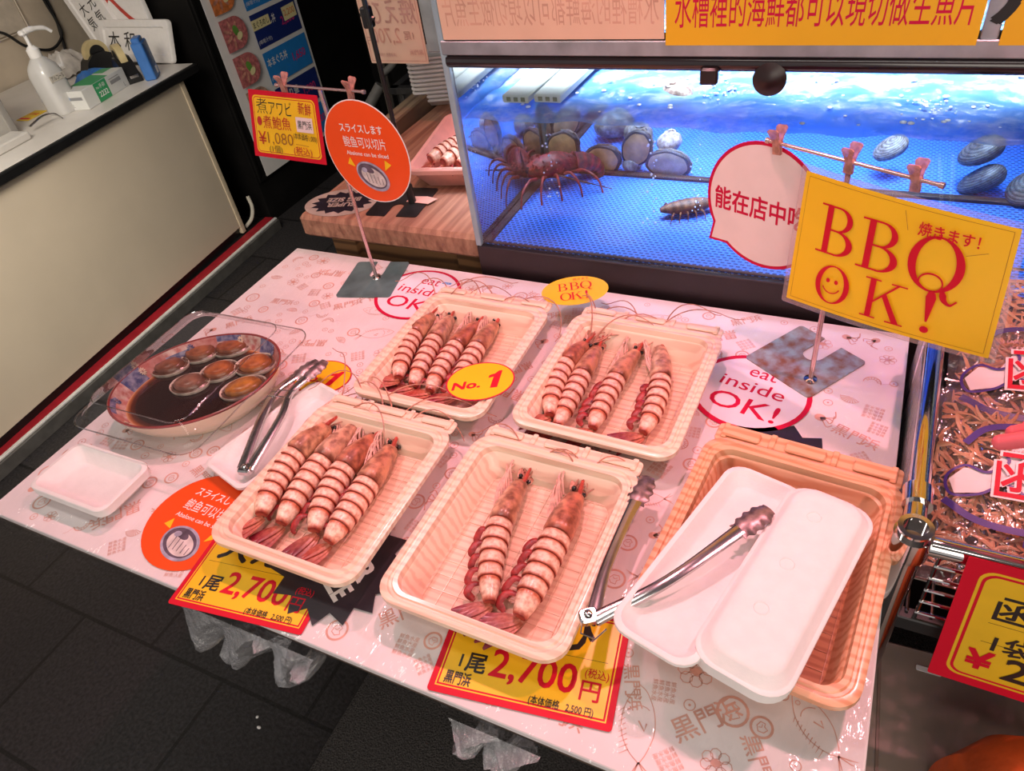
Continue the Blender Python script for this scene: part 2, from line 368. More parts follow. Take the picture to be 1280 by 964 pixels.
b = MB(); b.box(-2.2, 0.075, -0.012, 0.70, 0.716, 0.7185); b.build('worktop_laminate', mat('white_laminate', (0.72, 0.68, 0.64), 0.35, noise=0.06, nscale=9), ct)
b = MB(); b.box(-2.2, 0.90, 0.712, 0.75, 0.0, 1.75); o = b.build('wall_counter', mat('beige_wall', (0.62, 0.52, 0.40), 0.65, noise=0.14, nscale=6), M=CMX); struct(o)
b = MB(); b.box(-1.2, 0.063, 0.703, 0.712, 0.876, 1.5); b.box(-1.2, 0.069, 0.699, 0.706, 0.868, 0.873); b.box(0.065, 0.070, 0.699, 0.706, 0.870, 1.5)
struct(b.build('trim_1', mat('beige_panel', (0.66, 0.57, 0.46), 0.6, noise=0.1), M=CMX))
# step with a red stripe and a steel nosing
p0, p1 = Vector((-1.241, 1.09, 0.05)), Vector((-1.126, -0.353, 0.05)); d = (p0-p1).normalized(); a = math.atan2(d.y, d.x)
PM = Matrix.Translation((p0.x, p0.y, 0)) @ Matrix.Rotation(a, 4, 'Z')
st = thing('floor_step', 'low black step with a red stripe and steel edge along the cream counter', 'step', M=PM)
b = MB(); b.box(-2.4, 0.0, -0.0, 0.66, 0.0, 0.046); b.build('step_block', BLK, st)
b = MB(); b.box(-2.4, 0.0, 0.012, 0.058, 0.046, 0.050); b.build('red_stripe', mat('red_rubber', (0.34, 0.012, 0.022), 0.5, noise=0.15), st)
b = MB(); b.box(-2.4, 0.0, -0.004, 0.010, 0.044, 0.0515); b.build('steel_edge', mat('brushed_edge', (0.80, 0.78, 0.76), 0.35, 0.2, noise=0.1), st)
b = MB(); b.box(-2.4, 0.0, -0.012, 0.0, 0.0, 0.044); b.build('riser', mat('grey_riser', (0.10, 0.095, 0.09), 0.6, noise=0.2), st)

# ---------------------------------------------------------------- display table
TW, TD = 1.157, 0.735
tb = thing('display_table', 'low display table under the printed paper, brown board edge showing at the front', 'table', (0, 0, 0))
b = MB(); b.box(0.004, TW-0.004, -TD+0.004, 0.0, 0.668, 0.6985); b.build('table_board', mat('brown_board', (0.11, 0.07, 0.05), 0.6, noise=0.3, nscale=20), tb)
b = MB(); b.box(0.08, TW-0.05, -0.45, -0.03, 0.60, 0.668); b.build('apron', BLK, tb)
for x in (0.06, TW-0.06):
    for y in (-0.06, -0.36):
        b = MB(); b.box(x-0.02, x+0.02, y-0.02, y+0.02, 0, 0.60); b.build('leg', DARKMETAL, tb)
rnd = random.Random(5)
CLOTH = mat('printed_paper', (0.86, 0.79, 0.79), 0.6, noise=0.04, nscale=14, bump=0.12, bscale=9)
PRN = mat('salmon_ink', (0.76, 0.42, 0.34), 0.6, noise=0.2, nscale=40)
b = MB(); b.rbox(TW+0.004, TD+0.004, 0.0022, (TW/2, -TD/2, 0.6996), 0.003, 0.001)
# hem folded over the front and right edges
b.box(0, TW, -TD-0.002, -TD, 0.690, 0.7003); b.box(TW, TW+0.002, -TD, 0, 0.688, 0.7003)
b.z0 = 0.70092; b.dz = 0.0
def arc(cx, cy, r, a0, a1, n=12, ry=None): return [(cx+r*math.cos(a0+(a1-a0)*i/n), cy+(ry or r)*math.sin(a0+(a1-a0)*i/n)) for i in range(n+1)]
def motif(b, k, c, rot, s):
    T = lambda P: rot2([(x*s, y*s) for x, y in P], rot, c)
    w_ = 0.00075*(0.8+0.3*s)
    if k == 0:      # ring with a shell curl
        b.stroke(T(arc(0, 0, 0.011, 0, 2*PI, 20)[:-1]), w_*3.0, 1, True); b.stroke(T([(0.005, 0.003), (0.001, 0.006), (-0.004, 0.003), (-0.005, -0.003), (0.0, -0.006), (0.005, -0.004), (0.003, 0.0)]), w_*1.3, 1, True); b.stroke(T([(0.002, 0.003), (0.0, 0.0), (-0.003, 0.001)]), w_, 1)
    elif k == 1:    # small ring
        b.stroke(T(arc(0, 0, 0.0055, 0, 2*PI, 14)[:-1]), w_*1.2, 1, True); b.disc(0.0014*s, 0.0014*s, 1, c, n=8)
    elif k == 2:    # sea bream
        up = [(-0.030, 0.002), (-0.02, 0.010), (-0.005, 0.0145), (0.012, 0.012), (0.026, 0.004), (0.031, -0.001)]
        dn = [(0.031, -0.001), (0.024, -0.007), (0.008, -0.0115), (-0.008, -0.0105), (-0.022, -0.004), (-0.030, 0.002)]
        b.stroke(T([(p.x, p.y) for p in catmull([(*q, 0) for q in up], 4)]), w_, 1); b.stroke(T([(p.x, p.y) for p in catmull([(*q, 0) for q in dn], 4)]), w_, 1)
        for q in ((-0.043, 0.013), (-0.041, 0.008), (-0.043, -0.006), (-0.040, -0.009)): b.stroke(T([(-0.029, 0.002), (q[0]*0.9, q[1]*0.6+0.001), q]), [w_*1.6, w_*1.3, w_*0.4], 1)
        for i in range(9): x = -0.020+i*0.004; b.stroke(T([(x, 0.0095+0.0003*i), (x-0.003, 0.0165)]), [w_, w_*0.4], 1)
        b.stroke(T(arc(0.021, 0.002, 0.002, 0, 2*PI, 8)[:-1]), w_*0.8, 1, True); b.stroke(T(arc(0.004, 0, 0.010, -0.9, 0.9, 6)), w_, 1)
        b.stroke(T([(0.002, 0.001), (-0.006, -0.003), (0.0, -0.005)]), w_*1.8, 1)
    elif k == 3:    # scallop fan
        for i in range(9):
            a = PI*(0.12+0.76*i/8); b.stroke(T([(0.002*math.cos(a), 0.002*math.sin(a)), (0.013*math.cos(a), 0.014*math.sin(a))]), [w_*0.5, w_*1.5], 1)
        b.stroke(T(arc(0, 0, 0.014, 0.3, PI-0.3, 10)), w_, 1)
    elif k == 4:    # brush lettering
        b.text('黒門', 0.016*s, 1, c, rot, 0.012); b.text('浜', 0.015*s, 1, rot2([(0.030*s, 0.001)], rot, c)[0], rot, 0.012)
    elif k == 5:    # octopus curls
        for i in range(4): b.stroke(T([(p.x, p.y) for p in catmull([(0, 0, 0), (0.006+0.002*i, 0.004*i-0.004, 0), (0.014, 0.007*i-0.010, 0), (0.018-0.003*i, 0.008*i-0.004, 0)], 4)]), w_*1.8, 1)
        b.disc(0.007*s, 0.006*s, 1, c, rot, 12)
    elif k == 6:    # shrimp
        b.stroke(T(arc(0, 0, 0.011, 0.2, 3.6, 12)), w_*1.6, 1); b.stroke(T(arc(0, 0, 0.0065, 0.4, 3.2, 10)), w_, 1)
        for i in range(7): a = 0.5+0.42*i; b.stroke(T([(0.0065*math.cos(a), 0.0065*math.sin(a)), (0.011*math.cos(a), 0.011*math.sin(a))]), w_, 1)
        b.stroke(T([(0.0105, 0.003), (0.018, 0.010), (0.024, 0.011)]), w_*0.6, 1)
    elif k == 7:    # block of tiny writing
        for i in range(4): b.text('鮮魚水産', 0.0042*s, 1, rot2([(0, 0.006*s*(i-1.5))], rot, c)[0], rot)
    elif k == 8:    # crab-like cluster
        for i in range(7): a = 2*PI*i/7; b.stroke(T(arc(0.008*math.cos(a), 0.007*math.sin(a), 0.0042, 0, 2*PI, 8)[:-1]), w_, 1, True)
        b.disc(0.004*s, 0.003*s, 1, c, n=8)
def far(c, L, r): return all((c[0]-q[0])**2+(c[1]-q[1])**2 > (r+q[2])**2 for q in L)
placed = []
for px, py, k, rt, s in ((800, 905, 2, 1.9, 1.25), (870, 905, 4, 0.75, 1.15), (916, 890, 0, 0.2, 1.3), (952, 910, 0, 0.5, 0.9), (862, 882, 1, 0, 1), (895, 955, 8, 0, 1.2), (870, 840, 8, 0.5, 1.5), (1020, 905, 2, 2.4, 1.1), (945, 945, 4, -1.0, 0.9), (830, 865, 7, -1.4, 1), (790, 850, 4, -1.2, .8)):
    q = at(px, py, Z=TZ); motif(b, k, (q.x, q.y), rt, s); placed.append((q.x, q.y, 0.022*s))
for tries in range(2600):
    k = rnd.choice((0, 0, 1, 1, 1, 2, 2, 3, 4, 4, 4, 5, 6, 7, 7, 8)); s = rnd.uniform(0.8, 1.15); r = {2: 0.033, 4: 0.026, 1: 0.007, 7: 0.013}.get(k, 0.016)*s
    c = (rnd.uniform(r+0.004, TW-r-0.004), rnd.uniform(-TD+r+0.004, -r-0.004))
    if far(c, placed, r*0.95): placed.append((*c, r*0.95)); motif(b, k, c, rnd.uniform(-0.5, 0.9)+rnd.choice((0, 0, PI)), s)
tag(b.build('table_paper', [CLOTH, PRN]), 'pale pink paper table cover printed with salmon fish, shells and brush characters', 'table cover')
# wrinkled clear film stretched over the paper, sagging over the front edge
FILM = clear('clear_film', gloss=0.045, rough=0.07, bump=1.0, bscale=30, fres=0.25, stretch=(1.0, 0.35, 1))
b = MB(); nx, ny = 90, 30; V = []; r2 = random.Random(8)
for j in range(ny+1):
    for i in range(nx+1):
        x = TW*i/nx; t = j/ny; y = -(TD+0.004)*t; z = 0.7012
        V.append((x, y, z))
for k in range(1, 5):
    for i in range(nx+1):
        x = TW*i/nx; V.append((x, -TD-0.005-0.003*math.sin(i*1.7+k)*k/4-0.002, 0.7012-0.010*k*(0.8+0.5*math.sin(i*0.37)*math.sin(i*0.11+1))))
ny += 4
b.add(V, [(j*(nx+1)+i, (j+1)*(nx+1)+i, (j+1)*(nx+1)+i+1, j*(nx+1)+i+1) for j in range(ny) for i in range(nx)])
tag(b.build('plastic_film', FILM), 'wrinkled clear plastic film covering the printed paper and sagging over the front edge', 'plastic film')
# torn pieces of clear bag hanging under the front edge
BAGM = clear('bag_plastic', tint=(0.93, 0.93, 0.95), gloss=0.12, rough=0.25, bump=1.0, bscale=70, fres=0.35, haze=0.22, hazecol=(0.75, 0.75, 0.78))
def bag(x0, x1, drop, seed, label):
    r = random.Random(seed); b = MB(); n, m = 26, 14; V = []
    for j in range(m+1):
        t = j/m
        for i in range(n+1):
            u = i/n; sag = drop*(0.35+0.65*math.sin(PI*min(1, max(0, u*0.9+0.1))))*t*(0.85+0.3*math.sin(u*9+seed))
            xx = x0+(x1-x0)*(u*(1-0.45*t)+0.225*t) + 0.012*t*math.sin(j*0.9+seed)
            V.append((xx, -TD-0.012+0.03*math.sin(u*11+seed+t*5)*t+0.02*t+r.uniform(-.005, .005)*t-0.02*math.sin(PI*t), 0.686-sag+r.uniform(-.004, .004)*t))
    b.add(V, [(j*(n+1)+i, (j+1)*(n+1)+i, (j+1)*(n+1)+i+1, j*(n+1)+i+1) for j in range(m) for i in range(n)])
    tag(b.build('plastic_bag', BAGM), label, 'plastic bag', 'bags hanging under the table edge')
bag(0.385, 0.515, 0.125, 1, 'crumpled clear plastic bag hanging under the left price card, the largest of three')
bag(0.512, 0.600, 0.085, 4, 'crumpled clear plastic bag under the table edge, right beside the largest one')
bag(0.775, 0.880, 0.050, 7, 'small clear plastic bag flattened under the table edge below the right price card')

# ---------------------------------------------------------------- timber ledge left of the tank
WL = mat('ledge_wood', (0.46, 0.24, 0.15), 0.7, col2=(0.25, 0.11, 0.07), nscale=70, stretch=(1, 0.05, 0.5), bump=0.6, bscale=80)
WB = wood('dark_timber', (0.27, 0.13, 0.055), (0.12, 0.055, 0.024), 14, 'Z', 0.75, 6, stretch=(0.15, 0.15, 1))
ld = thing('wooden_ledge', 'thick weathered plank ledge on a dark timber frame left of the tank', 'ledge', (0.0, 0.03, 0))
b = MB(); b.box(0.0, 0.428, 0.0, 0.62, 0.712, 0.762, r=0.010, b=0.008); b.build('plank', WL, ld)
b = MB(); b.box(0.10, 0.42, 0.035, 0.06, 0.10, 0.712); b.box(0.10, 0.42, 0.030, 0.04, 0.30, 0.31); b.build('front_boards', WB, ld)
for x in (0.055, 0.36):
    b = MB(); b.box(x, x+0.06, 0.02, 0.08, 0.0, 0.712); b.build('post', WB, ld)
b = MB(); b.box(0.05, 0.42, 0.48, 0.56, 0.0, 0.712); b.build('back_frame', WB, ld)
b = MB(); b.rbox(0.05, 0.62, 0.05, (0, 0, 0), 0.006, 0.004); tag(b.build('wooden_beam', wood('grey_beam', (0.30, 0.21, 0.13), (0.17, 0.11, 0.07), 12, 'X', 0.8, 5, stretch=(1, .15, 1)), loc=(-0.028, 0.56, 0.772), rot=0.06), 'grey-brown wooden beam running back along the left edge of the ledge', 'beam')
# ================================================================ live seafood tank
TX0, TX1, TY0, TY1 = 0.438, 1.72, 0.020, 0.93
def perf_mat():
    m = bpy.data.materials.new('blue_perforated_mat'); m.use_nodes = True; nt = m.node_tree; N = nt.nodes; L = nt.links; b = N['Principled BSDF']; b.inputs['Roughness'].default_value = 0.45
    tc = N.new('ShaderNodeTexCoord'); br = N.new('ShaderNodeTexBrick'); br.inputs['Scale'].default_value = 1
    br.inputs['Brick Width'].default_value = 0.0105; br.inputs['Row Height'].default_value = 0.0075; br.inputs['Mortar Size'].default_value = 0.0021; br.inputs['Mortar Smooth'].default_value = 0.2
    br.inputs['Color1'].default_value = (0.003, 0.022, 0.13, 1); br.inputs['Color2'].default_value = (0.006, 0.04, 0.20, 1); br.inputs['Mortar'].default_value = (0.06, 0.21, 0.84, 1)
    L.new(tc.outputs['Object'], br.inputs[0]); L.new(br.outputs[0], b.inputs['Base Color'])
    return m
PERF = perf_mat()
BLUE = mat('blue_back_panel', (0.035, 0.16, 0.62), 0.5, noise=0.25, nscale=9)
GLASS = clear('tank_glass', tint=(0.94, 0.97, 0.98), gloss=0.025, rough=0.01, fres=0.35)
GMIR = clear('tank_side_glass', tint=(0.85, 0.92, 0.95), gloss=0.60, rough=0.015, fres=0.3)
EDGE = mat('glass_edge', (0.30, 0.40, 0.46), 0.25, noise=0.12, nscale=20, coat=0.5)
ALU = mat('aluminium_channel', (0.52, 0.50, 0.54), 0.35, 0.75, noise=0.22, nscale=25)
tk = thing('seafood_tank', 'large glass live seafood tank with a blue perforated floor on a black base', 'tank', (0.0, 0.0, 0))
b = MB(); b.box(TX0-0.006, TX1, TY0-0.004, TY1, 0.0, 0.752); b.build('base', mat('black_base', (0.022, 0.013, 0.015), 0.45, noise=0.2, nscale=12), tk)
b = MB(); b.box(TX0, TX1, TY0, TY0+0.005, 0.752, 1.075, r=0.001, b=0.0008); b.build('front_glass', GLASS, tk)
b = MB(); b.box(TX0, TX0+0.005, TY0+0.006, TY1, 0.752, 1.075, r=0.001, b=0.0008); b.build('side_glass', GMIR, tk)
b = MB(); b.box(TX0-0.007, TX0+0.004, TY0-0.004, TY0+0.007, 0.752, 1.33); b.build('glass_edge', EDGE, tk)
b = MB(); b.box(TX0-0.034, TX0-0.008, TY0+0.005, TY0+0.02, 1.09, 1.33); b.build('frame_post', mat('frame_post_grey', (0.36, 0.40, 0.40), 0.35, 0.5, noise=0.2), tk)
b = MB(); b.box(TX0+0.007, TX1, 0.321, 0.327, 0.757, 1.02, r=0.001, b=0.0008); b.build('partition_glass', GLASS, tk)
b = MB(); b.box(TX0+0.006, TX0+0.013, 0.318, 0.330, 0.757, 1.02); b.build('partition_edge', mat('dark_seam', (0.10, 0.12, 0.10), 0.4, noise=0.3), tk)
b = MB(); b.box(TX0+0.006, TX0+0.022, TY0+0.006, TY1, 0.7535, 0.760); b.box(TX0+0.02, TX1, 0.316, 0.330, 0.756, 0.764); b.box(TX0+0.004, TX1, TY0+0.006, TY0+0.012, 0.7535, 0.758)
b.build('seam', mat('brown_seam', (0.05, 0.025, 0.025), 0.5, noise=0.2), tk)
b = MB(); b.box(TX0+0.006, TX1, TY0+0.006, TY1, 0.752, 0.757); b.build('perforated_floor', PERF, tk)
b = MB(); b.box(TX0+0.006, TX1, TY1-0.01, TY1, 0.757, 1.10); b.build('back_panel', BLUE, tk)
b = MB(); b.box(TX1-0.006, TX1, TY0+0.006, TY1-0.011, 0.757, 1.07); b.build('end_panel', BLUE, tk)
b = MB(); b.box(TX0-0.002, TX1, TY0-0.006, TY0+0.03, 1.089, 1.110); b.build('top_channel', ALU, tk)
b = MB(); b.tube([(TX0+0.002, TY0+0.004, 1.079), (TX1, TY0+0.004, 1.079)], 0.0105, 14); b.build('rail', mat('black_rail', (0.016, 0.010, 0.012), 0.15, noise=0.3, nscale=15, coat=0.6), tk)
b = MB(); Mx = Matrix.Rotation(PI/2, 4, 'X')
b.lathe([(0.004, 0), (0.0205, 0.001), (0.0215, 0.004), (0.015, 0.008), (0.008, 0.011), (0.001, 0.012)], (0.922, TY0-0.002, 1.062), 28, 0, Mx); b.build('suction_cup', mat('rubber_brown', (0.020, 0.009, 0.009), 0.35, noise=0.2), tk)
b = MB(); b.rbox(0.024, 0.012, 0.022, (0.845, TY0-0.008, 1.066), 0.004, 0.003); b.tube([(0.845, TY0-0.006, 1.064), (0.845, 0.10, 1.058)], 0.006, 10); b.build('rail_bracket', mat('rubber_brown', (0.02, 0.009, 0.009)), tk)
# water surface: rippled, milky blue with glints and foam
def water_mat():
    m = bpy.data.materials.new('tank_water'); m.use_nodes = True; nt = m.node_tree; N = nt.nodes; L = nt.links; N.remove(N['Principled BSDF'])
    tc = N.new('ShaderNodeTexCoord'); n = N.new('ShaderNodeTexNoise'); n.inputs['Scale'].default_value = 26; n.inputs['Detail'].default_value = 6; n.inputs['Distortion'].default_value = 1.2; L.new(tc.outputs['Object'], n.inputs[0])
    bp = N.new('ShaderNodeBump'); bp.inputs['Strength'].default_value = 0.9; bp.inputs['Distance'].default_value = 0.02; L.new(n.outputs[0], bp.inputs['Height'])
    t = N.new('ShaderNodeBsdfTransparent'); t.inputs[0].default_value = (0.72, 0.85, 1, 1)
    d = N.new('ShaderNodeBsdfDiffuse')
    n2 = N.new('ShaderNodeTexNoise'); n2.inputs['Scale'].default_value = 11; n2.inputs['Detail'].default_value = 8; n2.inputs['Roughness'].default_value = 0.7; L.new(tc.outputs['Object'], n2.inputs[0])
    r = N.new('ShaderNodeValToRGB'); r.color_ramp.elements[0].position = 0.50; r.color_ramp.elements[1].position = 0.74; r.color_ramp.elements[0].color = (0.10, 0.29, 0.70, 1); r.color_ramp.elements[1].color = (0.75, 0.80, 0.88, 1)
    L.new(n2.outputs[0], r.inputs[0]); L.new(r.outputs[0], d.inputs[0])
    g = N.new('ShaderNodeBsdfGlossy'); g.inputs['Roughness'].default_value = 0.06; L.new(bp.outputs[0], g.inputs['Normal'])
    m1 = N.new('ShaderNodeMixShader'); m1.inputs[0].default_value = 0.50; L.new(t.outputs[0], m1.inputs[1]); L.new(d.outputs[0], m1.inputs[2])
    m2 = N.new('ShaderNodeMixShader'); m2.inputs[0].default_value = 0.085; L.new(m1.outputs[0], m2.inputs[1]); L.new(g.outputs[0], m2.inputs[2]); L.new(m2.outputs[0], N['Material Output'].inputs[0])
    return m
b = MB(); nx, ny = 160, 70; V = []
for j in range(ny+1):
    for i in range(nx+1):
        x = TX0+0.006+(TX1-TX0-0.014)*i/nx; y = TY0+0.006+(TY1-TY0-0.018)*j/ny
        z = 0.9865+0.0016*math.sin(x*41+y*23)+0.0014*math.sin(x*73-y*51)+0.0012*math.sin(y*95+x*17)
        V.append((x, y, z))
b.add(V, [(j*(nx+1)+i, j*(nx+1)+i+1, (j+1)*(nx+1)+i+1, (j+1)*(nx+1)+i) for j in range(ny) for i in range(nx)])
o = b.build('water', water_mat()); o['kind'] = 'stuff'; tag(o, 'rippling aerated water surface inside the blue seafood tank', 'water')
# planks across the water
for k, (x, lab) in enumerate(((0.518, 'left one of two pale planks laid over the tank water'), (0.572, 'right one of two pale planks laid over the tank water'))):
    b = MB(); b.rbox(0.048, 0.40, 0.013, (0, 0.20, 0), 0.003, 0.002)
    for e in range(3): b.box(-0.016+e*0.013, -0.008+e*0.013, -0.0006, 0.01, -0.0035, 0.0035, mi=1, r=0.001, b=0.0005)
    tag(b.build('white_plank', [mat('pale_plank', (0.62, 0.66, 0.60), 0.6, noise=0.14, nscale=12, stretch=(1, .2, 1)), mat('plank_end_mould', (0.25, 0.27, 0.18), 0.8, noise=0.4)], loc=(x, 0.078+0.006*k, 1.000), rot=-0.02), lab, 'plank', 'planks over the tank')
# ---- shellfish
SHELL = vcol_mat('shell_mottle', 0.55, 0.2, 140, 0.5, 0.6)
FOOT = mat('abalone_foot', (0.72, 0.40, 0.17), 0.5, noise=0.28, nscale=60, coat=0.3)
FOOTR = mat('abalone_foot_rim', (0.07, 0.05, 0.05), 0.6, noise=0.4, nscale=90)
def live_abalone(a, bb, M, label, foot=FOOT, flip=False):
    """shell dome behind, dark frilled rim, pale foot pressed to the glass (local -Y side)"""
    t = thing('live_abalone', label, 'abalone', M=M, group='live abalones in the tank')
    b = MB(); n = 36; R = []
    for k in range(8):
        q = k/7; s = math.cos(q*PI/2*0.97); R.append([(a*1.06*s*math.cos(2*PI*i/n)*(1+0.03*math.sin(i*2.3)), 0.003+0.026*math.sin(q*PI/2), bb*1.06*s*math.sin(2*PI*i/n)*(1+0.03*math.sin(i*2.3))) for i in range(n)])
    R.reverse(); cols = [c for k in range(8) for c in [(0.20+0.1*(k % 2), 0.16+0.06*(k % 2), 0.13)]*n]
    b.loft(R, col=cols); b.build('shell', SHELL, t)
    b = MB(); R = []
    for s, y in ((1.03, 0.004), (1.06, 0.0), (1.0, -0.004), (0.90, -0.005), (0.88, -0.002)):
        R.append([(a*s*math.cos(2*PI*i/n)*(1+0.025*math.sin(i*5.1)), y, bb*s*math.sin(2*PI*i/n)*(1+0.025*math.sin(i*5.1))) for i in range(n)])
    b.loft(R, cap0=False, cap1=False); b.build('frill', FOOTR, t)
    b = MB(); R = [[(a*s*math.cos(2*PI*i/n), y, bb*s*math.sin(2*PI*i/n)) for i in range(n)] for s, y in ((0.93, 0.002), (0.90, -0.0045), (0.78, -0.0065), (0.4, -0.0068), (0.05, -0.0065))]
    b.loft(R, cap0=False); b.build('foot', foot, t)
    return t
def MY(x, y, z, spin=0, yaw=0): return Matrix.Translation((x, y, z)) @ Matrix.Rotation(yaw, 4, 'Z') @ Matrix.Rotation(spin, 4, 'Y')
GRF = mat('abalone_foot_grey', (0.52, 0.36, 0.25), 0.5, noise=0.25, nscale=60, coat=0.3)
live_abalone(0.039, 0.032, MY(0.478, 0.338, 0.800, -0.7), 'brown live abalone on the tank glass just above the spiny lobster')
live_abalone(0.034, 0.026, MY(0.470, 0.385, 0.832, -0.9, 0.3), 'live abalone half hidden behind the one above the lobster', GRF)
live_abalone(0.041, 0.031, MY(0.562, 0.338, 0.778, -0.25), 'wide brown live abalone on the tank glass right of the lobster')
live_abalone(0.037, 0.029, MY(0.637, 0.338, 0.808, -1.15), 'upright pale brown live abalone in the middle of the tank group')
live_abalone(0.044, 0.028, MY(0.700, 0.338, 0.779, 0.05), 'grey oval live abalone at the right end of the tank group', GRF)
def snail(loc, s, seed, label, base=(0.20, 0.16, 0.13), stripe=(0.45, 0.42, 0.40), cat='sea snail', name='sea_snail', group='shellfish loose in the tank'):
    """rounded ribbed shell with a spiral crown"""
    r = random.Random(seed); t = thing(name, label, cat, loc, r.uniform(0, 6), group); b = MB(); n = 30; R = []; cols = []
    for k in range(13):
        v = k/12; a = -PI/2+PI*v; q = max(0.03, math.cos(a))
        R.append([(s*q*math.cos(2*PI*i/n)*(1+0.05*math.sin(i*1.7+k*0.8)), s*0.78*q*math.sin(2*PI*i/n)*(1+0.05*math.sin(i*1.7+k*.8)), s*0.62*(math.sin(a)+1)) for i in range(n)])
        cols += [lerp(base, stripe, 0.5+0.5*math.sin(i*1.05+k*0.9+seed)) for i in range(n)]
    b.loft(R, col=cols); b.build('shell', SHELL, t)
    b = MB(); P = []; rr_ = []
    for i in range(30): a = i*0.42; q = s*0.42*(1-i/31); P.append((0.25*s+q*math.cos(a), q*math.sin(a), s*(1.06+0.012*i))); rr_.append(s*0.11*(1-i/34))
    b.tube(P, rr_, 7, col=stripe); b.build('spire', SHELL, t)
def clam(loc, s, rot, tilt, label, base=(0.03, 0.026, 0.026), stripe=(0.19, 0.17, 0.16)):
    """two ribbed valves with concentric growth stripes"""
    t = thing('clam', label, 'clam', loc, rot, 'clams at the right of the tank'); n = 36
    for sg in (1, -1):
        b = MB(); R = []; cols = []
        for k in range(17):
            v = k/16; q = math.sin(PI/2*v)
            R.append([(s*(0.9*q*math.cos(2*PI*i/n)+0.35*(1-q)), s*0.74*q*math.sin(2*PI*i/n)+0.0, s*0.62+sg*s*0.44*math.cos(PI/2*v)+0.0008*(k % 2)) for i in range(n)]); cols += [stripe if k % 2 else base]*n
        Mt = Matrix.Translation((0, 0, s*0.5)) @ Matrix.Rotation(tilt, 4, 'Y') @ Matrix.Translation((0, 0, -s*0.62))
        R = [[tuple(Mt @ Vector(p)) for p in q] for q in R]
        if sg > 0: R.reverse(); cols.reverse()
        b.loft(R, cap0=False, cap1=False, col=cols); b.build('valve', SHELL, t)
for args in (((0.535, 0.50, 0.757), 0.045, 1, 'dark knobbly sea snail behind the tank glass under the planks'), ((0.598, 0.470, 0.757), 0.036, 2, 'mottled brown sea snail at the foot of the pale planks'),
             ((0.692, 0.375, 0.790), 0.030, 3, 'pinkish grey shell tucked behind the upright abalone', (0.34, 0.27, 0.25), (0.6, 0.5, 0.47)), ((0.625, 0.348, 0.757), 0.026, 4, 'small dark sea snail below the upright abalone'),
             ((0.99, 0.34, 0.958), 0.038, 9, 'dark rock-like shell breaking the water right of the suction cup', (0.22, 0.18, 0.14), (0.42, 0.36, 0.3)), ((1.20, 0.30, 0.955), 0.042, 10, 'grey shell at the water surface near the right picture edge', (0.3, 0.24, 0.18), (0.55, 0.48, 0.4)),
             ((0.76, 0.17, 0.962), 0.028, 11, 'blurred brown shell at the water surface in the middle', (0.32, 0.24, 0.20), (0.55, 0.45, 0.4)), ((0.60, 0.33, 0.965), 0.045, 13, 'brown shell at the water surface beside the planks', (0.25, 0.18, 0.14), (0.42, 0.34, 0.3))): snail(*args)
clam((1.222, 0.385, 0.797), 0.040, 0.3, -0.5, 'upper one of two dark striped clams behind the barbecue sign clips')
clam((1.232, 0.360, 0.757), 0.042, -0.2, -0.6, 'lower one of two dark striped clams with white growth lines')
clam((1.085, 0.400, 0.790), 0.034, 0.5, -0.5, 'grey clam seen behind the middle clip of the barbecue stand', (0.12, 0.10, 0.09), (0.42, 0.38, 0.35))
clam((1.300, 0.340, 0.757), 0.042, 0.9, -0.4, 'striped clam at the far right end, against the picture edge')
# ---- spiny lobster
LOB = vcol_mat('lobster_shell', 0.6, 0.05, 90, 0.55, 0.9)
lo = thing('spiny_lobster', 'dark red spiny lobster with long antennae standing in the tank corner', 'lobster', (0.484, 0.262, 0.794), math.radians(215))
dk, rd = (0.13, 0.018, 0.012), (0.34, 0.025, 0.02)
b = MB(); R = []; n = 20; cols = []
for k in range(12):
    v = k/11; s = 0.025*math.sin(PI*(0.10+0.80*v))**0.6*(1.05 if v < 0.5 else 0.95)
    R.append([(-0.05+0.10*v, s*1.1*math.cos(2*PI*i/n), s*math.sin(2*PI*i/n)+0.004*math.sin(v*3)) for i in range(n)]); cols += [lerp(dk, rd, 0.5+0.5*math.sin(i*2.1+k*1.7)) for i in range(n)]
b.loft(R, col=cols); rl = random.Random(2)
for i in range(60):
    v = rl.uniform(0.1, 0.95); a = rl.uniform(0.1, PI-0.1); s = 0.025*math.sin(PI*(0.10+0.80*v))**0.6; p = Vector((-0.05+0.10*v, s*1.1*math.cos(a), s*math.sin(a))); dr_ = Vector((0.4, math.cos(a), math.sin(a))).normalized()
    b.tube([p, p+dr_*0.007], [0.0018, 0.0002], 5, col=rd)
b.build('carapace', LOB, lo)
b = MB(); R = []; cols = []
for k in range(19):
    v = k/18; ph = v*2.0; s = (0.023-0.010*v)*(1+0.07*(k % 3 == 0)); c = Vector((-0.05-0.045*math.sin(ph), 0.0, -0.028*(1-math.cos(ph)))); t_ = Vector((-math.cos(ph), 0, -0.6*math.sin(ph))).normalized(); up = Vector((0, 1, 0)).cross(t_)
    R.append([tuple(c+Vector((0, 1, 0))*s*math.cos(2*PI*i/n)+up*s*0.85*math.sin(2*PI*i/n)) for i in range(n)]); cols += [rd if k % 3 == 0 else dk]*n
b.loft(R, col=cols); b.build('abdomen', LOB, lo)
b = MB()
for k in range(5):
    a = -0.7+0.35*k; c = Vector((-0.088, 0.0, -0.040)); dvec = Vector((0.35, math.sin(a), -0.35)).normalized()
    b.tube([c, c+dvec*0.018, c+dvec*0.032, c+dvec*0.036], [0.004, 0.009, 0.008, 0.002], 8, flat=0.3, col=lerp(dk, rd, 0.4))
b.build('tail_fan', LOB, lo)
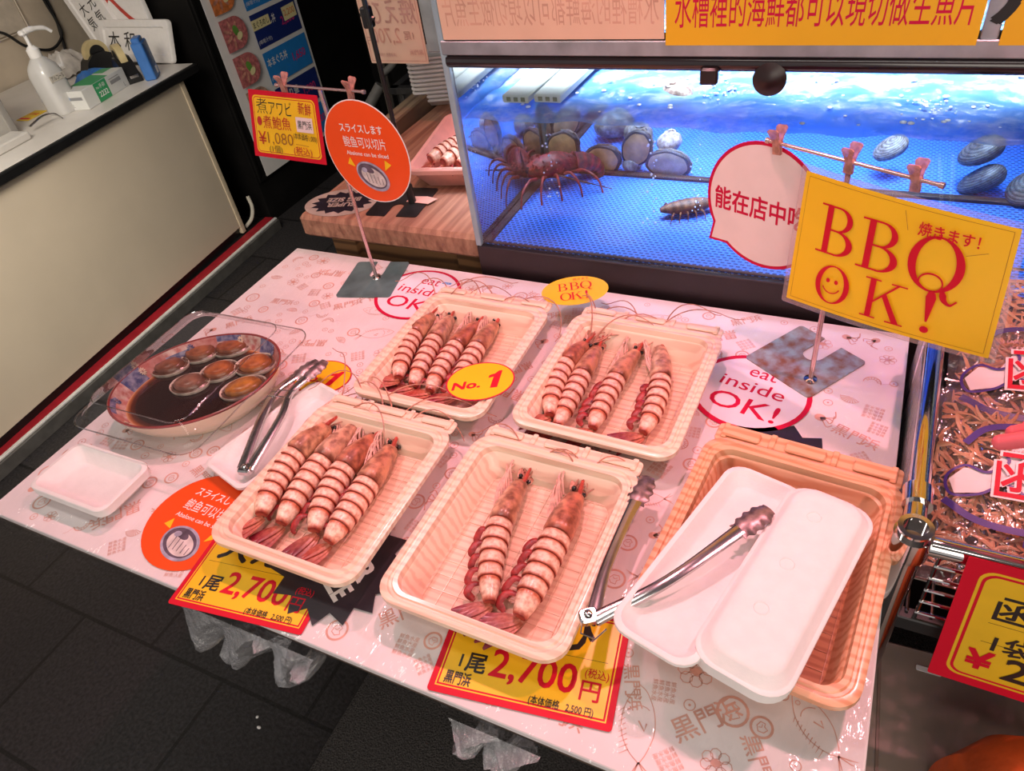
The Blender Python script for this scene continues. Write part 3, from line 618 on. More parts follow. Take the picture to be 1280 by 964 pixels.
for sd in (-1, 1):
    for k in range(5):
        x = 0.035-0.018*k; a = 0.9-0.45*k
        p0 = Vector((x, sd*0.018, -0.010)); p1 = p0+Vector((0.022*a, sd*0.030, 0.012)); p2 = p1+Vector((0.022*a, sd*0.022, -0.014)); p3 = Vector((p2.x+0.008*a, p2.y+sd*0.010, -0.041))
        b = MB(); b.tube(catmull([p0, p1, p2, p3], 5), [0.0034]*5+[0.0028]*5+[0.002]*5+[0.0008], 7, col=rd); b.build('leg', LOB, lo)
    b = MB(); b.ball((0.050, sd*0.010, 0.012), 0.0035, 7, col=(0.02, 0.01, 0.01)); b.build('eye', LOB, lo)
IL = (Matrix.Translation((0.484, 0.262, 0.794)) @ Matrix.Rotation(math.radians(215), 4, 'Z')).inverted()
for sd, tip in ((1, at(622, 90, Y=0.20)), (-1, at(765, 236, Z=0.764))):
    tip = IL @ tip; p0 = Vector((0.050, sd*0.010, 0.004))
    b = MB(); b.tube(catmull([p0, p0.lerp(tip, 0.12)+Vector((0.004, 0, 0.004)), p0.lerp(tip, 0.5)+Vector((0.002, 0, 0.002)), tip], 7), [0.0042]*2+[0.003]*8+[0.0022]*8+[0.001]*4, 7, col=(0.10, 0.022, 0.018)); b.build('antenna', LOB, lo)
for sd in (-1, 1):
    b = MB(); b.tube(catmull([(0.048, sd*0.004, 0.006), (0.07, sd*0.012, 0.010), (0.085, sd*0.03, -0.01), (0.09, sd*0.05, -0.03)], 5), 0.0009, 5, col=rd); b.build('antennule', LOB, lo)
# ---- bubbles
b = MB(); rb = random.Random(11)
for (x, y) in ((0.80, 0.17), (0.735, 0.12), (0.54, 0.14), (0.86, 0.10)):
    for k in range(26):
        z = 0.768+0.21*rb.random(); b.ball((x+rb.gauss(0, 0.006), y+rb.gauss(0, 0.008), z), rb.uniform(0.0010, 0.0022), 5)
for k in range(120):
    x = rb.uniform(0.46, 1.3); y = rb.uniform(0.05, 0.5); b.ball((x, y, 0.989), rb.uniform(0.0015, 0.004), 5, sc3=(1.2, 1.2, 0.5))
for cx, cy in ((0.52, 0.15), (0.83, 0.17), (1.05, 0.30), (1.22, 0.28), (1.12, 0.12)):
    for k in range(34): b.ball((cx+rb.gauss(0, 0.020), cy+rb.gauss(0, 0.02), 0.990), rb.uniform(0.001, 0.003), 5, sc3=(1, 1, 0.6))
o = b.build('air_bubbles', mat('bubble_white', (0.85, 0.88, 0.92), 0.1, coat=1.0, noise=0.03)); o['kind'] = 'stuff'; tag(o, 'white air bubbles and froth rising through the tank water', 'bubbles')
# ---- small brown crayfish-like prawn near the bubble sign
q = at(860, 258, Z=0.772); t = thing('slipper_lobster', 'small brown crustacean on the tank floor left of the speech bubble sign', 'lobster', (q.x, q.y, 0.757), 0.5)
b = MB(); R = []; cols = []
for k in range(15):
    v = k/14; s = 0.016*math.sin(PI*(0.06+0.86*v))**0.7*(1+0.06*(k % 2)); R.append([(-0.05+0.10*v, s*math.cos(2*PI*i/16), 0.016+s*0.8*math.sin(2*PI*i/16)) for i in range(16)]); cols += [(0.12, 0.04, 0.02) if k % 2 else (0.22, 0.085, 0.035)]*16
b.loft(R, col=cols); b.build('body', LOB, t)
for k in range(5):
    for sd in (-1, 1):
        b = MB(); b.tube([(0.02-0.012*k, sd*0.012, 0.012), (0.022-0.014*k, sd*0.026, 0.014), (0.024-0.016*k, sd*0.034, 0.001)], [0.002, 0.0016, 0.0005], 6, col=(0.20, 0.07, 0.03)); b.build('leg', LOB, t)
# ---- banners above the tank
def banner(name, x0, x1, z0, z1, mi, draw, label, cat, mats):
    b = MB(); b.prism([(-(x1-x0)/2, -(z1-z0)/2), ((x1-x0)/2, -(z1-z0)/2), ((x1-x0)/2, (z1-z0)/2), (-(x1-x0)/2, (z1-z0)/2)], -0.002, 0.0, mi)
    draw(b, x1-x0, z1-z0)
    M = Matrix.Translation(((x0+x1)/2, TY0-0.0065, (z0+z1)/2)) @ Matrix.Rotation(PI/2, 4, 'X')
    return tag(b.build(name, mats, M=M), label, cat)
AMBER = mat('amber_banner', (0.86, 0.44, 0.008), 0.4, noise=0.05, nscale=6)
BEIGE = mat('pale_banner_back', (0.80, 0.50, 0.36), 0.5, noise=0.06, nscale=10)
GHOST = mat('show_through_print', (0.70, 0.37, 0.27), 0.5, noise=0.2, nscale=20)
BS = '水槽裡的海鮮都可以現切做生魚片'
banner('yellow_banner', 0.785, 1.143, 1.104, 1.33, 0, lambda b, w, h: b.text(BS, 0.034, 1, (0.002, 1.1475-1.217), 0, 0.004, w=0.338), 'yellow banner with a line of red Chinese characters above the tank', 'banner', [AMBER, CRIM])
banner('yellow_banner', 1.165, 1.60, 1.104, 1.33, 0, lambda b, w, h: b.text('黒', 0.085, 1, (-0.178, -0.037), 0, 0.02), 'second yellow banner with a black brush character at the top right corner', 'banner', [AMBER, BLACK])
banner('pale_banner', 0.444, 0.783, 1.112, 1.33, 0, lambda b, w, h: b.text(BS, 0.032, 1, (0.0, 1.151-1.221), 0, 0.0, w=0.325, mirror=True), 'pale peach banner showing mirrored characters through its back, above the tank corner', 'banner', [BEIGE, GHOST])
b = MB(); b.box(1.145, 1.163, TY0-0.006, TY0+0.004, 1.110, 1.33); b.build('banner_post', ALU, tk)
# ================================================================ things on the display table
SURF = 0.7016
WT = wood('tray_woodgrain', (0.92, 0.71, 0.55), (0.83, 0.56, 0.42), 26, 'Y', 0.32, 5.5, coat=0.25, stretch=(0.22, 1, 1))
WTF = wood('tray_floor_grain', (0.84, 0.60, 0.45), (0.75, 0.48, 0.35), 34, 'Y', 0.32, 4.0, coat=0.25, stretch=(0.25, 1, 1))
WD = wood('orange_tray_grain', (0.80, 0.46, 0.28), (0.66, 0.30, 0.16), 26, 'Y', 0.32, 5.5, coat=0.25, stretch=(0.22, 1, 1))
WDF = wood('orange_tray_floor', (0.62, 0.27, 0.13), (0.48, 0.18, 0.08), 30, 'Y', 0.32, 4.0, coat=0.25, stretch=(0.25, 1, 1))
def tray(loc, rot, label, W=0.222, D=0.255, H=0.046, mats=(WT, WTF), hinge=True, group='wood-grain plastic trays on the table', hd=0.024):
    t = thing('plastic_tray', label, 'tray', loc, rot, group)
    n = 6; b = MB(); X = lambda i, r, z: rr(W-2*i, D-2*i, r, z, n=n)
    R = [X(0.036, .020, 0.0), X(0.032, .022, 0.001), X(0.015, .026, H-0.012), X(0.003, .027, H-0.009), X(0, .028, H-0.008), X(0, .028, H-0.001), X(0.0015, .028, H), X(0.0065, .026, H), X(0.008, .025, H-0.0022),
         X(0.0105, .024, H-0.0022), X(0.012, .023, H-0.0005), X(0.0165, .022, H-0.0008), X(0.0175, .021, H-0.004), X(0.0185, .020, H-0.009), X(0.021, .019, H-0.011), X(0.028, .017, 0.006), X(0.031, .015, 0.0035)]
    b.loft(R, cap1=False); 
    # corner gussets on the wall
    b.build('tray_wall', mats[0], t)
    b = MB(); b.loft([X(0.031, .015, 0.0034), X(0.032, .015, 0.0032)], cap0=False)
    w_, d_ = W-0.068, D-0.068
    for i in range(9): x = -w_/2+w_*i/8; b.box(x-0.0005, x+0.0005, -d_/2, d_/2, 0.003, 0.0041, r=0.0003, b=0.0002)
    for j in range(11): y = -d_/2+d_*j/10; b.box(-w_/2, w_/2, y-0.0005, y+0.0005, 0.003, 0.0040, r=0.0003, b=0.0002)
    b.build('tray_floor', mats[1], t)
    if hinge:
        b = MB(); b.rbox(W-0.012, hd, 0.003, (0, D/2+hd/2-0.006, H-0.0045), 0.006, 0.001)
        for k in (-0.34, 0.0, 0.34): b.rbox(0.046, hd*0.55, 0.004, (k*W, D/2+hd*0.36, H-0.001), 0.004, 0.0015)
        for k in (-0.47, -0.19, 0.16, 0.47): b.rbox(0.007, hd*0.8, 0.003, (k*(W-0.02), D/2+hd*0.4, H-0.0018), 0.002, 0.001)
        b.build('hinge_flange', mats[0], t)
    return t
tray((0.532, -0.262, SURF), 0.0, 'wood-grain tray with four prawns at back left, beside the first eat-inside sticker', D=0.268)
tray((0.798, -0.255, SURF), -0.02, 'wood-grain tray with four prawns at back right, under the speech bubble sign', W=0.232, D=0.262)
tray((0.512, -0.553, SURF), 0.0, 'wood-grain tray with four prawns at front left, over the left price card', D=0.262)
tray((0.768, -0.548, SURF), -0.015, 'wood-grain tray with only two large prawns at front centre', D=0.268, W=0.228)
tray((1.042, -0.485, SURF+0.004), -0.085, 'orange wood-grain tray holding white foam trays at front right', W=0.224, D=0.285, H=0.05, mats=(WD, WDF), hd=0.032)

# ---------------------------------------------------------------- prawns
SHR = vcol_mat('prawn_shell', 0.36, 0.35, 190, 0.30, 0.25)
HEAD = vcol_mat('prawn_head_shell', 0.38, 0.35, 75, 0.62, 0.5)
FEEL = mat('prawn_feeler', (0.55, 0.24, 0.17), 0.45, noise=0.3, nscale=80)
LEGM = mat('prawn_leg', (0.78, 0.46, 0.38), 0.45, noise=0.3, nscale=120)
SWIM = mat('prawn_swimmeret', (0.36, 0.035, 0.035), 0.4, noise=0.45, nscale=150)
ROST = mat('prawn_spike', (0.50, 0.06, 0.04), 0.35, noise=0.3, nscale=100)
EYE = mat('prawn_eye', (0.012, 0.008, 0.008), 0.12, coat=0.8, noise=0.1)
def leaf(L, W, col0, col1, bend=0.0, lift=0.0, n=9, m=6):
    """ridged tapering blade along +X with real thickness"""
    up = []; 
    V = []; cols = []
    for side in (1, -1):
        for i in range(n+1):
            u = i/n; wd = W*math.sin(PI*min(1, 0.16+0.80*u**0.85))**0.8
            for j in range(m+1):
                v = -1+2*j/m; z = lift*math.sin(PI*u*0.6) + 0.10*W*(1-v*v)*side + (0.10*W if abs(v) < 0.2 else 0)*side*(1-u)
                V.append((L*u*math.cos(bend*u), wd*v + L*u*math.sin(bend*u), z)); cols.append(lerp(col0, col1, min(1, u*1.25)))
    k = (n+1)*(m+1); F = []
    for i in range(n):
        for j in range(m):
            a = i*(m+1)+j; F.append((a, a+m+1, a+m+2, a+1)); F.append((k+a, k+a+1, k+a+m+2, k+a+m+1))
    for i in range(n):
        for j in (0, m):
            a = i*(m+1)+j; F.append((a, k+a, k+a+m+1, a+m+1))
    return V, F, cols
def prawn(tail, J, B, T, label, W=0.0135, zb=SURF+0.0055, side=1, seed=0, pale=0, group='whole cooked prawns in the trays', feel=1.0, roll=0.62):
    """one prawn: J abdomen-tail joint, B shell-abdomen border, T rostrum tip, tail = tip of the fan (world XY)"""
    r = random.Random(seed*7+3)
    J, B, T, tail = [Vector((p[0], p[1])) for p in (J, B, T, tail)]
    tb = (B-J).length/((B-J).length+(T-B).length)
    O = Vector((J.x, J.y, zb))
    t = thing('prawn', label, 'prawn', O, 0, group)
    J2, B2, T2 = J-J, B-J, T-J
    def P(q):
        a = (q-tb)*(q-1)/(tb); b_ = q*(q-1)/(tb*(tb-1)); c = q*(q-tb)/(1-tb); return J2*a+B2*b_+T2*c
    def frame(q, h):
        d = (P(min(1, q+0.01))-P(max(0, q-0.01))).normalized(); f = Vector((d.x, d.y, 0)); lft = Vector((-d.y, d.x, 0))*side
        up = Vector((0, 0, 1)); D = math.cos(roll)*up - math.sin(roll)*lft; S = math.cos(roll)*lft + math.sin(roll)*up   # S: flank that faces us
        p = P(q); return Vector((p.x, p.y, h)), f, D, S
    n = 22; hue = r.uniform(-0.04, 0.04)
    pal = lambda c: (min(1, c[0]*(1+pale*0.1)), c[1]*(1+hue+pale*0.12), c[2]*(1+hue+pale*0.12))
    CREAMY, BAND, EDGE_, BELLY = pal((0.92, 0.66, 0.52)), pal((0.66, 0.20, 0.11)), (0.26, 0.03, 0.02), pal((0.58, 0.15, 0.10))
    # abdomen: six overlapping plates
    wts = [0.95, 1, 1, 1, 1, 1.7]; tot = sum(wts); q1 = tb; b = MB()
    for k in range(6):
        q0 = q1-tb*wts[k]/tot; s0, s1 = 1-q1/tb, 1-q0/tb
        prof = lambda s: W*(1.02+0.06*math.sin(PI*s)-0.30*s**1.6)
        rows = [(0.0, 0.90, EDGE_), (0.09, 0.94, BAND), (0.16, 0.98, BAND), (0.28, 1.00, lerp(BAND, CREAMY, 0.7)), (0.42, 1.02, CREAMY), (0.76, 1.04, CREAMY), (0.86, 1.055, lerp(CREAMY, BAND, 0.55)), (0.95, 1.06, lerp(BAND, EDGE_, 0.5)), (1.0, 1.03, EDGE_), (1.0, 0.86, EDGE_)]
        R = []; cols = []
        for u, g, c in rows:
            s = s0+(s1-s0)*u; q = q1+(q0-q1)*u; rad = prof(s)*g
            if k == 5: rad *= (1-0.40*u**1.6)
            ring = []
            for i in range(n):
                a = 2*PI*i/n; ca, sa = math.cos(a), math.sin(a)      # ca: along D, sa: along S
                qs = q - (tb/tot)*0.13*(ca*0.6+0.4*abs(sa))*u - r.uniform(0, 0.0008)
                cpt, f, D, S = frame(max(-0.02, qs), W*0.98)
                flare = 1.0+0.10*max(0, -ca)*(u > 0.3)
                p = cpt + D*(rad*1.0*ca) + S*(rad*1.0*sa*flare); p.z = max(p.z, 0.0004)
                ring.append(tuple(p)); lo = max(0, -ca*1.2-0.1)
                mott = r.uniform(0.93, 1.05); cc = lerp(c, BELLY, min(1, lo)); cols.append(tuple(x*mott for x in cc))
            R.append(ring)
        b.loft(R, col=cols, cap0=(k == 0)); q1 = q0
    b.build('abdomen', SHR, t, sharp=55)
    # carapace
    L2 = 1-tb; qe = tb+L2*0.70; b = MB(); R = []; cols = []
    hc = [pal((0.74, 0.40, 0.24)), pal((0.80, 0.50, 0.34)), (0.62, 0.22, 0.12), pal((0.66, 0.34, 0.20))][seed % 4]
    for k in range(15):
        u = k/14; q = tb-0.012+(qe-tb+0.012)*u
        rad = W*(1.12 if u > 0 else 1.0)*(1-0.10*u-0.42*max(0, u-0.35)**1.25*1.5)*(0.55 if k == 14 else 1)
        for i in range(n):
            a = 2*PI*i/n; ca, sa = math.cos(a), math.sin(a); cpt, f, D, S = frame(q, W*(1.02-0.25*u*u))
            crest = 1+0.10*max(0, ca)**6
            p = cpt + D*(rad*1.06*ca*crest) + S*(rad*0.98*sa); p.z = max(p.z, 0.0004)
            if i == 0: ring = []
            ring.append(tuple(p))
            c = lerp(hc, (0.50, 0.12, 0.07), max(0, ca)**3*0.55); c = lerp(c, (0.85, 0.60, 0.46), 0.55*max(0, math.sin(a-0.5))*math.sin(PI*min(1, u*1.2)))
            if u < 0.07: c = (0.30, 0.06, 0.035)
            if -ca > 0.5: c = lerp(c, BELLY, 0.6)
            mott = r.uniform(0.9, 1.08); cols.append(tuple(x*mott for x in c))
        R.append(ring)
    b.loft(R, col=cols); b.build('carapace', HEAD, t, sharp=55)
    # rostrum: toothed spike
    cpt, f, D, S = frame(qe, W*0.80); b = MB(); P0 = cpt - f*0.010 + D*W*0.62; tip3 = Vector((*T2, W*1.25))
    b.tube([P0, P0.lerp(tip3, 0.35)+D*0.001, P0.lerp(tip3, 0.7), tip3], [W*0.20, W*0.17, W*0.11, W*0.02], 8)
    for k in range(5): p = P0.lerp(tip3, 0.1+0.15*k)+D*W*0.12; b.tube([p, p+D*W*0.20+f*W*0.22], [W*0.07, W*0.01], 5)
    b.build('rostrum', ROST, t)
    for sd in (1, -1):
        e = cpt + f*0.002 + S*(sd*W*0.44) + D*(W*0.12); e.z = max(e.z, W*0.32)
        b = MB(); b.tube([cpt+S*(sd*W*0.25), e], [W*0.16, W*0.20], 7); b.ball(tuple(e+f*W*0.12), W*0.20, 8); b.build('eye', EYE, t)
        # antennal scale
        V, F, C = leaf(W*2.0, W*0.36, (0.74, 0.42, 0.30), (0.55, 0.14, 0.10)); ob = MB()
        Ml = Matrix((f, S, D)).transposed().to_4x4(); Ml.translation = cpt+f*W*0.1+S*(sd*W*0.42)-D*W*0.15
        pts = [Ml @ Vector(v) for v in V]; pts = [(p.x, p.y, max(p.z, 0.0006)) for p in pts]
        ob.add(pts, F, col=C); ob.build('antennal_scale', SHR, t)
    # long feelers, short feelers
    for sd in (1, -1):
        st = cpt + f*W*0.9 + S*(sd*W*0.3); L = (0.12+0.06*r.random())*feel; bend = sd*(0.5+1.2*r.random()); pts = [st]; dirn = math.atan2(f.y, f.x)+sd*0.25*side
        for k in range(14):
            dirn += bend*0.12*(1+0.3*r.uniform(-1, 1)); p = pts[-1]+Vector((math.cos(dirn), math.sin(dirn), 0))*L/14; p.z = W*0.8+0.034*math.sin(PI*min(0.93, (k+1)/15*1.1)); pts.append(p)
        b = MB(); b.tube(pts, [0.0012-0.0006*k/14 for k in range(15)], 5); b.build('antenna', FEEL, t)
    for k in range(14):
        st = cpt + f*W*r.uniform(-0.3, 1.0) + S*W*r.uniform(-.4, .6)-D*W*r.uniform(0, .3); st.z = max(st.z, 0.002); a = math.atan2(f.y, f.x)+r.uniform(-0.75, 0.75); L = r.uniform(0.022, 0.058)
        p1 = st+Vector((math.cos(a), math.sin(a), 0.25))*L*0.5; a += r.uniform(-0.6, 0.6); p2 = p1+Vector((math.cos(a), math.sin(a), r.uniform(-.3, .4)))*L*0.5; p2.z = max(p2.z, 0.001)
        b = MB(); b.tube(catmull([st, p1, p2], 4), 0.00095, 5); b.build('antennule', FEEL, t)
    # walking legs swept forward along the flank that faces us
    for k in range(8):
        q = tb+L2*(0.16+0.07*k); cp, f2, D2, S2 = frame(q, W*0.8); st = cp + S2*W*0.80 - D2*W*0.55; st.z = max(st.z, W*0.35); lf = Vector((-f2.y, f2.x, 0))*side
        p1 = st+f2*W*(0.9+0.4*r.random())+lf*W*(0.30+0.30*r.random()); p1.z = W*(1.0+0.1*k); p2 = p1+f2*W*(1.3+0.7*r.random())+lf*W*r.uniform(-.15, .25); p2.z = W*(0.9+0.5*r.random()); p3 = p2+f2*W*r.uniform(0.8, 1.6)+lf*W*r.uniform(-.3, .6); p3.z = W*r.uniform(0.4, 1.1)
        b = MB(); b.tube(catmull([st, p1, p2, p3], 4), [0.0017-0.0010*i/12 for i in range(13)], 6); b.build('leg', LEGM, t)
    # swimmerets curling out from the belly side
    for k in range(5):
        q = tb*(0.90-0.165*k); cp, f2, D2, S2 = frame(q, W*0.8); lf = Vector((-f2.y, f2.x, 0))*side; st = cp+S2*W*0.6-D2*W*0.62; st.z = max(st.z, 0.004)
        l = W*(0.75+0.25*r.random()); p1 = st+lf*l*0.7-f2*l*0.15; p2 = p1+lf*l*0.35-f2*l*0.75; p3 = p2-lf*l*r.uniform(-0.15, 0.45)-f2*l*0.30; p4 = p3-lf*l*0.18-f2*l*r.uniform(-.1, .2)
        for p, z in ((p1, W*0.75), (p2, W*0.6), (p3, W*0.35), (p4, W*0.3)): p.z = z*r.uniform(0.8, 1.2)
        b = MB(); b.tube(catmull([st, p1, p2, p3, p4], 4), [0.0014+0.0032*math.sin(PI*min(1, 0.12+i/16*0.83)) for i in range(17)], 8, flat=0.30); b.build('swimmeret', SWIM, t)
    # tail fan
    d = (tail-J); L = max(0.032, d.length*1.10+0.006); a0 = math.atan2(d.y, d.x); org = Vector((0, 0, W*0.45))
    for k, (da, l, w_, z) in enumerate(((0.30, 0.92, 0.30, 0.0), (-0.30, 0.92, 0.30, 0.0), (0.14, 1.0, 0.28, 0.0014), (-0.14, 1.0, 0.28, 0.0014), (0.0, 0.80, 0.20, 0.0034))):
        tipc = [(0.30, 0.02, 0.05), (0.24, 0.03, 0.06), (0.42, 0.05, 0.04)][seed % 3]
        V, F, C = leaf(L*l, L*w_*0.52, (0.66, 0.24, 0.14), tipc, bend=da*0.4, lift=0.0025); b = MB()
        V = [(x, y, z_-0.0035*min(1, x/L)) for x, y, z_ in V]
        Mq = Matrix.Translation(org+Vector((0, 0, z))) @ Matrix.Rotation(a0+da, 4, 'Z'); pts = [Mq @ Vector(v) for v in V]; pts = [(p.x, p.y, max(p.z, 0.0004+z*0.5)) for p in pts]
        b.add(pts, F, col=C); b.build('telson' if k == 4 else 'uropod', SHR, t)
    return t
ZP = 0.722
def px(p): q = at(*p, Z=ZP); return (q.x, q.y)
ORD = ('leftmost', 'second from left', 'third from left', 'rightmost')
def batch(rows, where, seed, **k):
    for i, (tl, j, bd, tp) in enumerate(rows):
        sh = 0.011 if i == 0 else 0.0
        q4 = [(q[0]+sh, q[1]) for q in (px(tl), px(j), px(bd), px(tp))]
        prawn(*q4, f'{ORD[i]} of the four whole prawns in the {where}', seed=seed+i, zb=SURF+(0.014 if i == 0 else 0.0055), roll=0.45 if i == 0 else 0.62, **k)
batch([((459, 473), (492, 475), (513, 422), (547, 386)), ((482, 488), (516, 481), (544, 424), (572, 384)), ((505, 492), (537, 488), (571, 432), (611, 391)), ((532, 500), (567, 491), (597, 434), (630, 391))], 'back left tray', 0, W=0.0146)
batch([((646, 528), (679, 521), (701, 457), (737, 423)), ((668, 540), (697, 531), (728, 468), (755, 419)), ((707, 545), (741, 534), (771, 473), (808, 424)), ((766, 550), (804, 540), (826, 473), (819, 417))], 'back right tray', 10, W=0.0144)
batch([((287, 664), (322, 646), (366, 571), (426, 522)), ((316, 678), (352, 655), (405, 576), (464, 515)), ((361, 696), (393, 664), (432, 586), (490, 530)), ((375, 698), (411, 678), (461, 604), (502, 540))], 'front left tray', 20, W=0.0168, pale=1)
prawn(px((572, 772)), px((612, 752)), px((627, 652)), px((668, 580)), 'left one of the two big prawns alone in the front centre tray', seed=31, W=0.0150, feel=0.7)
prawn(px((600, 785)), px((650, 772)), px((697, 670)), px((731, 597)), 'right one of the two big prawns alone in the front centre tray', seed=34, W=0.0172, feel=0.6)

# ---------------------------------------------------------------- stickers lying on the table
def flat(name, pts, draw, label, cat, loc, rot, mats, th=0.0004, group=None, base=0):
    b = MB(); b.prism(pts, 0, th, base); b.z0 = th; draw(b); return tag(b.build(name, mats, loc=loc, rot=rot), label, cat, group)
E2 = lambda a, c: [(p[0], p[1]) for p in ell(a, c, n=48)]
LAV = mat('lavender_print', (0.86, 0.76, 0.84), 0.4, noise=0.03)
BLUEP = mat('blue_print', (0.10, 0.34, 0.75), 0.4, noise=0.05)
def eat(b):
    b.disc(0.0725*1.05, 0.0725, 1); b.text('eat', 0.024, 0, (0.004, 0.041), 0, 0.004); b.text('inside', 0.024, 0, (0.0, 0.010), 0, 0.004, w=0.092); b.text('OK!', 0.034, 0, (0.003, -0.031), 0, 0.006, w=0.096)
def eat2(b): eat(b); b.rrect(0.018, 0.006, 0.001, 2, (0.036, 0.046), 0.1); b.text('eat in', 0.003, 1, (0.036, 0.046), 0.1)
flat('eat_inside_sticker', E2(0.083, 0.078), eat2, 'round eat inside OK sticker with a tiny blue tab, partly under the steel base', 'sticker', (0.352, -0.088, SURF), -0.06, [CRIM, LAV, BLUEP], group=None)
flat('eat_inside_sticker', E2(0.083, 0.080), eat, 'round eat inside OK sticker right of the trays beside the rusty base', 'sticker', (0.966, -0.186, SURF), ang((893, 480), (985, 510)), [CRIM, LAV])
def no1(b): b.disc(0.0485, 0.0395, 1); b.text('No.', 0.0160, 2, (-0.020, -0.006), 0, 0.045, shear=0.2, w=0.040); b.poly([(x*0.036+0.024+0.25*y*0.036, y*0.036) for x, y in ((-0.16, -0.5), (0.13, -0.5), (0.13, 0.5), (-0.02, 0.5), (-0.12, 0.36), (-0.36, 0.27), (-0.36, 0.12), (-0.16, 0.16))], 2)
flat('number_one_sticker', E2(0.0505, 0.0415), no1, 'yellow oval No.1 sticker lying across the tray rims in the middle', 'sticker', (0.610, -0.322, SURF+0.0475), ang((575, 516), (640, 508)), [CRIM, YEL, RED])
flat('number_one_sticker', E2(0.0505, 0.0415), no1, 'yellow oval No.1 sticker half hidden under the left tongs', 'sticker', (0.318, -0.340, SURF), 0.10, [CRIM, YEL, RED])
# serif barbecue lettering built from thick and thin strokes
def serif(b, ch, c, h, mi, rot=0):
    k = h; P = lambda L: rot2([(x*k, y*k) for x, y in L], rot, c)
    def bowl(x0, y0, y1, xr, th):
        n = 20; A = []; B = []; cy, ry = (y0+y1)/2, (y1-y0)/2
        for i in range(n+1):
            a = -PI/2+PI*i/n; A.append((x0+(xr-x0)*math.cos(a), cy+ry*math.sin(a))); B.append((x0+(xr-th-x0)*math.cos(a), cy+(ry-0.035)*math.sin(a)))
        pts = P(A)+P(B); m = n+1; b.P2(pts, [(i, i+1, i+1+m, i+m) for i in range(n)], mi)
    rect = lambda x0, x1, y0, y1: b.poly(P([(x0, y0), (x1, y0), (x1, y1), (x0, y1)]), mi)
    if ch == 'B':
        rect(-0.27, -0.14, -0.5, 0.5); rect(-0.40, 0.02, -0.5, -0.465); rect(-0.40, 0.0, 0.465, 0.5); rect(-0.15, 0.02, -0.005, 0.03)
        bowl(0.0, -0.005, 0.5, 0.30, 0.12); bowl(0.0, -0.5, 0.03, 0.37, 0.135)
    elif ch in 'OQ':
        b.ring(P(E2(0.44, 0.52)), P(E2(0.305, 0.485)), mi)
        if ch == 'Q':
            b.ring(P([(x-0.02, y-0.34) for x, y in E2(0.20, 0.18)]), P([(x-0.02, y-0.345) for x, y in E2(0.175, 0.15)]), mi)
            b.stroke(P([(p.x, p.y) for p in catmull([(0.16, -0.38, 0), (0.20, -0.50, 0), (0.24, -0.62, 0), (0.34, -0.68, 0), (0.43, -0.58, 0)], 5)]), [k*v for v in (0.03, 0.04, .05, .07, .08, .10, .11, .11, .10, .10, .09, .08, .07, .06, .05, .05, .04, .03, .03, .03, .03)], mi)
    elif ch == 'K':
        rect(-0.32, -0.19, -0.5, 0.5); rect(-0.43, -0.08, -0.5, -0.465); rect(-0.43, -0.08, 0.465, 0.5)
        b.poly(P([(-0.19, -0.10), (-0.19, -0.04), (0.27, 0.48), (0.33, 0.48)]), mi); b.poly(P([(-0.03, 0.14), (0.28, -0.47), (0.43, -0.47), (0.06, 0.22)]), mi)
        rect(0.14, 0.48, 0.465, 0.5); rect(0.14, 0.52, -0.5, -0.465)
    elif ch == '!':
        b.poly(P([(-0.02, -0.22), (0.02, -0.22), (0.10, 0.38), (0.07, 0.50), (0, 0.54), (-0.07, 0.50), (-0.10, 0.38)]), mi); b.disc(0.085*k, 0.085*k, mi, P([(0, -0.42)])[0], n=20)
def bbqoval(b):
    for i, ch in enumerate('BBQ'): serif(b, ch, (-0.012+0.0195*(i-0.4), 0.012), 0.022, 1, 0)
    for i, ch in enumerate('OK!'): serif(b, ch, (-0.016+0.019*i*(0.9), -0.017), 0.021, 1, 0)
    b.text('焼きます', 0.005, 1, (0.012, 0.030), 0)
flat('barbecue_sticker', E2(0.055, 0.041), bbqoval, 'small yellow oval BBQ OK sticker behind the two back trays', 'sticker', (0.660, -0.072, SURF+0.0470), ang((690, 385), (750, 378)), [YEL, RED])
# orange abalone sticker and the hanging round sign share a printed design
ABP = [mat('shell_print_dark', (0.13, 0.09, 0.13), 0.4, noise=0.4, nscale=60), mat('shell_print_pale', (0.74, 0.64, 0.62), 0.4, noise=0.25, nscale=60), mat('shell_print_grey', (0.42, 0.40, 0.52), 0.4, noise=0.35, nscale=60)]
def orange(b, m0=1):
    # materials from m0: white, yellow, dark, pale, grey
    b.text('スライスします', 0.0115, m0, (0.0, 0.040), 0, 0.018, w=0.088); b.text('鲍鱼可以切片', 0.0145, m0, (0.0, 0.017), 0, 0.0, w=0.088); b.text('Abalone can be sliced', 0.0072, m0, (0.0, -0.002), 0, 0.008, w=0.088)
    b.poly([(-0.048, -0.022), (-0.040, -0.010), (-0.033, -0.026)], m0+1); b.poly([(0.030, -0.027), (0.034, -0.009), (0.046, -0.016)], m0+1)
    b.disc(0.034, 0.024, m0+4, (0.0, -0.040), -0.35); b.disc(0.030, 0.020, m0+2, (-0.001, -0.0395), -0.35); b.disc(0.025, 0.0155, m0+3, (0.001, -0.041), -0.35); b.disc(0.014, 0.006, m0+2, (-0.008, -0.027), -0.35)
    for k in range(5): b.stroke([(-0.013+0.008*k, -0.030-0.003*k), (-0.010+0.0075*k, -0.051-0.0005*k)], 0.0011, m0+2)
    b.disc(0.006, 0.0045, m0+4, (-0.014, -0.029), n=14)
OM = [ORA, WHITE, YEL]+ABP
q = at(246, 649, Z=TZ); flat('abalone_sticker', E2(0.080, 0.080), orange, 'round orange sliced abalone sticker lying flat on the table at the front left', 'sticker', (0.335, -0.643, SURF), ang((240, 610), (290, 627)), OM)
